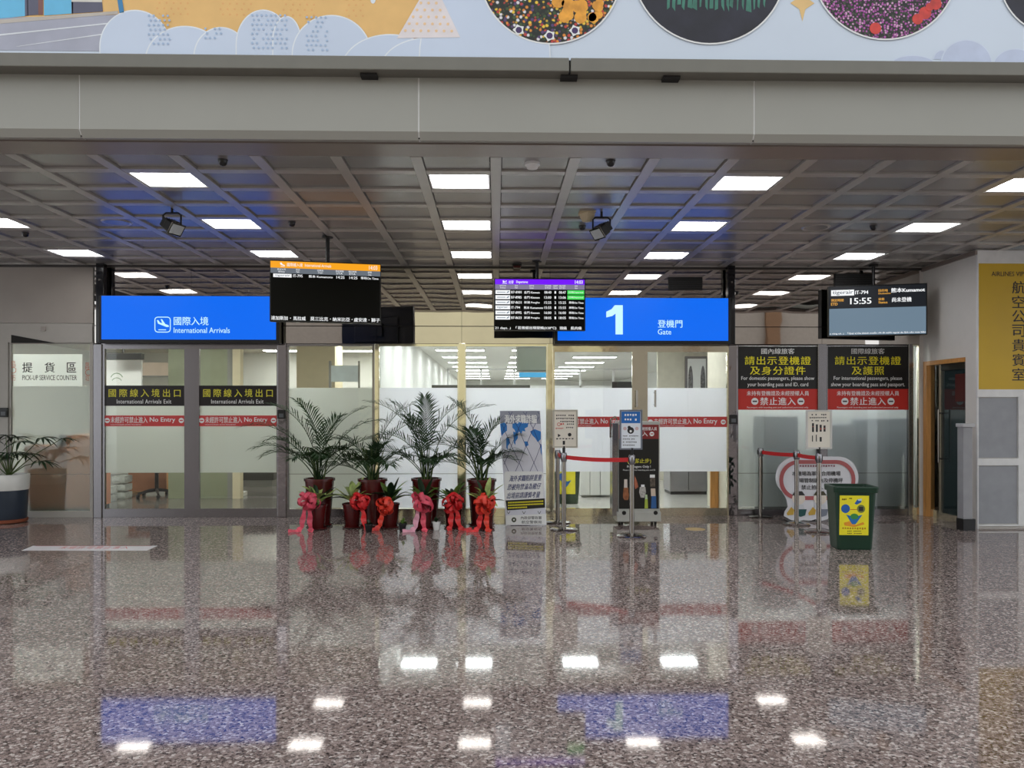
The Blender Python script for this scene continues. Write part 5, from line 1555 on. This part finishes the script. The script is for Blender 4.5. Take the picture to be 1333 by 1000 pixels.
rd = obj('red_panel', S.rectm(MB(), 805.5, 553, 857.5, 571.5, 0), mat('print_dark_red', (132, 34, 34), rough=.45), r_)
t_ = MB(); red = MB(); S.textm(t_, '未經授權人員', 832, 556, 855, 560.5, .001, .01); S.textm(t_, '禁止進入', 812, 561.5, 843, 568, .001, .015); no_entry(S, t_, red, 848.5, 565, 3, .001)
obj('lettering', t_, 'print_white', rd); obj('symbol_bar', red, 'print_red', rd)
t_ = MB(); S.textm(t_, '(旅客止步)', 817, 597, 847.5, 604, .001, .012); obj('lettering', t_, 'print_gold', pn)
t_ = MB(); S.textm(t_, 'Passengers Only !', 816.5, 606, 847, 610, .001, .02); S.textm(t_, 'Please show your boarding pass and ID', 811, 611, 853, 613.5, .001, .006)
obj('lettering', t_, 'print_white', pn)
def bot(nm, parts):
    for pts, m in parts:
        m_ = MB(); S.polym(m_, pts, .0012 + .0001 * parts.index((pts, m))); obj(nm, m_, m, pn)
bot('amber_bottle_print', [([(812, 635), (818, 635), (818, 641), (819, 644), (818, 650), (817, 651), (813, 651), (811, 648), (811, 643)], mat('bottle_amber', (150, 92, 56), var=.3, scale=30)), ([(812.5, 624), (816.5, 624), (816.8, 635), (812.2, 635)], mat('bottle_pale', (206, 196, 188)))])
bot('spray_print', [([(826, 619), (829, 626), (831, 634), (827, 637), (825.5, 630)], mat('bottle_rust', (170, 96, 70), var=.3, scale=30))])
bot('jar_print', [([(833, 634), (840, 634), (841, 641), (839, 648), (834, 648), (832, 641)], mat('jar_grey', (180, 176, 172), var=.4, scale=40)), ([(834.5, 631), (839, 631), (839, 634), (834.5, 634)], 'print_white')])
bot('blue_bottle_print', [([(848, 646), (854, 646), (854.5, 662), (847.5, 662)], mat('bottle_blue', (44, 92, 150))), ([(847, 636), (853, 636), (853.5, 646), (847.5, 646)], mat('bottle_skin', (206, 188, 170))), ([(846, 622), (852.5, 622), (853, 634), (846.5, 634)], mat('bottle_dark', (90, 80, 70), var=.6, scale=40)), ([(846, 618), (852.5, 618), (852.5, 622), (846, 622)], 'print_white')])
bot('green_bottle_print', [([(839.5, 650), (843, 650), (843.5, 662), (839, 662)], mat('bottle_lime', (170, 186, 70))), ([(840, 644), (842.5, 644), (843, 650), (839.5, 650)], mat('bottle_mint', (190, 210, 170)))])
obj('bottom_tray', MB().box(x0 - .02, x1 + .01, Yt - .02, Yt + .32, .05, .17), mat('stand_grey', (176, 176, 170)), r_, bevel=.006)
for px in (812, 853):
    obj('port_hole', MB().cyl((X(px, Yt), Yt - .024, Z(667.5, Yt, 830)), (X(px, Yt), Yt - .018, Z(667.5, Yt, 830)), .026, n=20), 'print_black', r_)
for dx in (.05, x1 - x0 - .05):
    for dy in (.05, .25):
        obj('castor', MB().cyl((x0 + dx - .012, Yt + dy, .026), (x0 + dx + .012, Yt + dy, .026), .026, n=14).box(x0 + dx - .016, x0 + dx + .016, Yt + dy - .012, Yt + dy + .012, .03, .06), 'black', r_)

# --- speech-bubble cut-out sign
r_ = thing('cutout_sign', 'white speech-bubble cut-out sign with a red ring standing below the notice boards', 'sign')
Yc = G(1050, 680).y
S = wall_surf(1010, 595, 1119, 682, Yc - .008)
def rr(x0, y0, x1, y1, r, n=8):
    pts = []
    for cx, cy, a0 in ((x1 - r, y0 + r, -90), (x1 - r, y1 - r, 0), (x0 + r, y1 - r, 90), (x0 + r, y0 + r, 180)):
        for k in range(n + 1):
            a = R(a0 + 90 * k / n); pts.append((cx + r * math.cos(a), cy + r * math.sin(a)))
    return pts
out = [(1036, 594.5), (1090, 594.5)] + arc(1090, 622, 28, -80, 70, 12) + [(1092, 652), (1083, 655), (1082, 668), (1078, 676), (1068, 679), (1062, 676), (1056, 678), (1046, 677), (1040, 680), (1030, 677), (1021, 672), (1022, 666), (1026, 660), (1024, 650)] + arc(1036, 621, 26, 130, 265, 10)
P = [S.pt(x, y) for x, y in out]
P = [Vector((p.x, p.y + .008, max(.012, p.z))) for p in P]
obj('board', MB().prism(P, (0, .012, 0)), mat('cutout_white', (226, 226, 232), rough=.5, var=.01), r_)
obj('strut', MB().prism([(P[0].x + .25, Yc + .02, .012), (P[0].x + .25, Yc + .02, .5), (P[0].x + .25, Yc + .2, .012)], (.01, 0, 0)), 'black', r_)
ft = MB().box(S.pt(1028, 0).x, S.pt(1076, 0).x, Yc - .005, Yc + .2, 0, .012)
obj('foot', ft, 'steel', r_)
m_ = MB(); oc = rr(1014.5, 599, 1113.5, 651, 25, 8); ic = rr(1019.5, 604, 1108.5, 646, 20.5, 8)
for i in range(len(oc)):
    j = (i + 1) % len(oc)
    S.polym(m_, [oc[i], oc[j], ic[j], ic[i]], .001)
obj('red_ring', m_, mat('ring_rose', (180, 96, 98), rough=.5), r_)
t_ = MB(); S.textm(t_, '本機場為軍民合用機場', 1031, 613.5, 1094, 619.5, .002, .02); S.textm(t_, '機場管制區內及停機坪', 1034, 622.5, 1097, 628.5, .002, .02); S.textm(t_, '禁止拍照、錄影', 1043, 631.5, 1089, 637.5, .002, .02)
obj('lettering', t_, 'print_ink', r_)
t_ = MB(); tick_text(S, t_, 1041, 1088, 605.5, 2.6, 14, .002, 77); obj('small_print', t_, mat('print_rose', (150, 100, 110)), r_)['kind'] = 'stuff'
for cx, hat, skirt in ((1038, (50, 50, 52), (30, 84, 84)), (1066, (70, 66, 44), (120, 126, 140))):
    m_ = MB(); S.discm(m_, cx + 1.5, 649, 8.5, .002, 20, ry=8); obj('figure_head', m_, mat('figure_cream', (234, 224, 212)), r_)
    m_ = MB(); S.polym(m_, [(cx - 7, 645), (cx - 4, 640), (cx + 6, 639.5), (cx + 10, 645)], .003); obj('figure_cap', m_, mat('figure_cap_%d' % cx, hat), r_)
    m_ = MB(); S.polym(m_, [(cx - 5, 657), (cx + 8, 657), (cx + 9, 664), (cx - 6, 664)], .002); obj('figure_shirt', m_, mat('figure_shirt', (214, 216, 222)), r_)
    m_ = MB(); S.polym(m_, [(cx - 1, 663), (cx + 12, 663), (cx + 10, 671), (cx + 4, 673), (cx, 671)], .0025); obj('figure_trousers', m_, mat('figure_trousers_%d' % cx, skirt), r_)
    m_ = MB(); S.polym(m_, [(cx - 14, 668), (cx - 8, 660), (cx - 4, 664), (cx - 5, 670), (cx - 13, 671)], .0025); obj('figure_bag', m_, mat('figure_ochre', (204, 166, 70)), r_)

# --- green bins
def green_bin(label, loc, rz, poster_side=True, sc=1.0):
    r_ = thing('waste_bin', label, 'waste bin', 'green waste bins')
    w, d, h = .205 * sc, .16 * sc, .655 * sc
    wb, db = .175 * sc, .135 * sc
    def ring(hw, hd, z, r=.03):
        pts = []
        for cx, cy, a0 in ((hw - r, hd - r, 0), (-hw + r, hd - r, 90), (-hw + r, -hd + r, 180), (hw - r, -hd + r, 270)):
            for k in range(4):
                a = R(a0 + 30 * k); pts.append((cx + r * math.cos(a), cy + r * math.sin(a), z))
        return pts
    rings = [ring(wb * .97, db * .97, 0), ring(wb, db, .015), ring(w, d, h - .06), ring(w, d, h - .06), ring(w * .93, d * .92, h - .06), ring(wb * .95, db * .94, .03)]
    vs = [p for q in rings for p in q]; n = 16; fs = [tuple(range(n - 1, -1, -1))]
    for j in range(len(rings) - 1):
        for k in range(n):
            a, b = j * n + k, j * n + (k + 1) % n
            fs.append((a, b, b + n, a + n))
    fs.append(tuple(range(5 * n, 6 * n)))
    obj('body', MB().add(vs, fs), 'bin_green', r_)
    ro = [ring(w, d, h - .065), ring(w * 1.08, d * 1.09, h - .062), ring(w * 1.10, d * 1.12, h - .01), ring(w * 1.08, d * 1.1, h), ring(w * .95, d * .94, h), ring(w * .93, d * .92, h - .06)]
    vs = [p for q in ro for p in q]; fs = []
    for j in range(len(ro)):
        for k in range(n):
            a, b = j * n + k, j * n + (k + 1) % n
            c2, d2 = ((j + 1) % len(ro)) * n + (k + 1) % n, ((j + 1) % len(ro)) * n + k
            fs.append((a, b, c2, d2))
    obj('rim', MB().add(vs, fs), 'bin_green', r_)
    # poster on the sloping front face
    zt, zb = h * .86, h * .235
    yt = -(db + (d - db) * (zt - .015) / (h - .075)) - .002; yb = -(db + (d - db) * (zb - .015) / (h - .075)) - .002
    Vv = Vector((0, yb - yt, zb - zt))
    S = Surf((-w * .80, yt, zt), (1, 0, 0), w * 1.42, Vv.length, (1090, 641, 1129.5, 695), V=Vv)
    pa = obj('poster', S.rectm(MB(), 1090, 641, 1129.5, 695, 0), mat('bin_poster_yellow', (240, 226, 40), rough=.5), r_)
    return r_, S, pa
r_, S, pa = green_bin('dark green waste bin with a yellow poster standing in front of the notice boards', None, 0)
q = G(1115, 716)
r_.location = (q.x, q.y + .13, 0); r_.rotation_euler = (0, 0, R(-6))
def bp(nm, col, fn, off=.001):
    m_ = MB(); fn(m_, off); obj(nm, m_, mat('bin_' + nm, col, rough=.5), pa)
bp('blue_globe', (36, 96, 176), lambda m, o: S.discm(m, 1098, 659, 6, o, 18))
bp('blue_cap', (30, 92, 170), lambda m, o: S.polym(m, [(1110, 652), (1114, 646), (1120, 645), (1119, 650), (1113, 653.5)], o))
bp('pale_cap', (196, 220, 236), lambda m, o: S.polym(m, [(1114, 646), (1120, 645), (1119.5, 648), (1115, 648)], o), .0015)
bp('blue_bowl', (34, 110, 180), lambda m, o: S.polym(m, [(1099, 667), (1106, 669), (1114, 669), (1121, 667), (1112, 680), (1107, 680)], o))
bp('green_leaf', (60, 140, 70), lambda m, o: S.discm(m, 1110, 669.5, 5.5, o, 16, ry=4), .0015)
bp('orange_hands', (226, 150, 40), lambda m, o: S.polym(m, [(1096, 678), (1104, 676), (1112, 681), (1122, 677), (1124, 680), (1110, 684), (1097, 682)], o), .0008)
bp('camera_mark', (40, 40, 44), lambda m, o: S.rectm(m, 1116, 656, 1122, 662, o))
bp('olive_mark', (120, 130, 60), lambda m, o: S.discm(m, 1119, 659, 5.6, o, 16), .0006)
bp('red_line', (190, 60, 50), lambda m, o: S.linem(m, [(1104, 660), (1114, 660)], .8, o))
t_ = MB(); tick_text(S, t_, 1093, 1101, 645, 2.4, 5, .001, 5); tick_text(S, t_, 1103, 1107, 644, 2, 3, .001, 6); obj('heading_print', t_, 'print_maroon', pa)['kind'] = 'stuff'
t_ = MB(); tick_text(S, t_, 1094, 1127, 684.5, 2.8, 10, .001, 7); obj('line_print', t_, mat('bin_ochre', (180, 130, 20)), pa)['kind'] = 'stuff'
t_ = MB(); tick_text(S, t_, 1101, 1120, 689, 1.4, 9, .001, 8); tick_text(S, t_, 1101, 1121, 692, 1.4, 9, .001, 9); obj('small_print', t_, 'print_ink', pa)['kind'] = 'stuff'
r_, S, pa = green_bin('dark green bin with a yellow poster seen through the gate glass beside the banner', None, 0)
q = G(737, 655); r_.location = (q.x, q.y, 0)
bp('blue_globe', (36, 96, 176), lambda m, o: S.discm(m, 1102, 660, 8, o, 16))
bp('blue_bowl', (34, 110, 180), lambda m, o: S.polym(m, [(1099, 667), (1106, 669), (1114, 669), (1121, 667), (1112, 680), (1107, 680)], o))

# --- floor stickers
def flat(nm, pts, m, par, z):
    return obj(nm, MB().quad(*[(p.x, p.y, z) for p in pts]), m, par)
r_ = thing('floor_sticker', 'long white floor sticker with red characters in front of the arrivals doors', 'floor sticker')
c4 = [G(28, 717), G(191, 717), G(205, 710.8), G(43, 710.8)]
obj('sheet', MB().prism([(p.x, p.y, .0005) for p in c4], (0, 0, .0012)), mat('sticker_white', (222, 220, 222), rough=.3), r_)
U = (c4[1] - c4[0]); V = (c4[3] - c4[0])
def sp(u, v): p = c4[0] + U * u + V * v; return Vector((p.x, p.y, .0022))
t_ = MB()
vs, fs = text_pts('未經許可禁止進入', 0, 1.3)
a = min(v.x for v in vs); b = max(v.x for v in vs); lo = min(v.y for v in vs); hi = max(v.y for v in vs)
t_.add([sp(.26 + .56 * (v.x - a) / (b - a), .35 + .5 * (v.y - lo) / (hi - lo)) for v in vs], fs)
obj('lettering', t_, 'print_band', r_)
obj('edge_line', MB().quad(sp(.02, .93), sp(.98, .93), sp(.98, 1.0), sp(.02, 1.0)), mat('sticker_rose', (170, 80, 84)), r_)
r_ = tag(obj('floor_marking', MB().lathe([(.12, .0005), (.12, .002)], 24, (G(905, 689).x, G(905, 689).y, 0)), mat('marking_tan', (206, 176, 120), rough=.25)), 'small round tan floor marking in front of the right gate door', 'floor marking')

# ================================================================== bases: give every thing its own origin
for o in [q for q in scene.objects if q.parent is None and q.type in ('MESH', 'EMPTY')]:
    if o.location.length > 1e-6 or o.rotation_euler.z != 0:
        continue
    pts = []
    def gather(q, off):
        if q.type == 'MESH':
            for v in q.bound_box:
                pts.append(Vector(v) + off)
        for ch in q.children:
            gather(ch, off + Vector(ch.location))
    gather(o, Vector((0, 0, 0)))
    if not pts: continue
    L = Vector(((min(p.x for p in pts) + max(p.x for p in pts)) / 2, (min(p.y for p in pts) + max(p.y for p in pts)) / 2, min(p.z for p in pts)))
    if o.type == 'MESH':
        o.data.transform(Matrix.Translation(-L))
    for ch in o.children:
        ch.location = Vector(ch.location) - L
    o.location = L
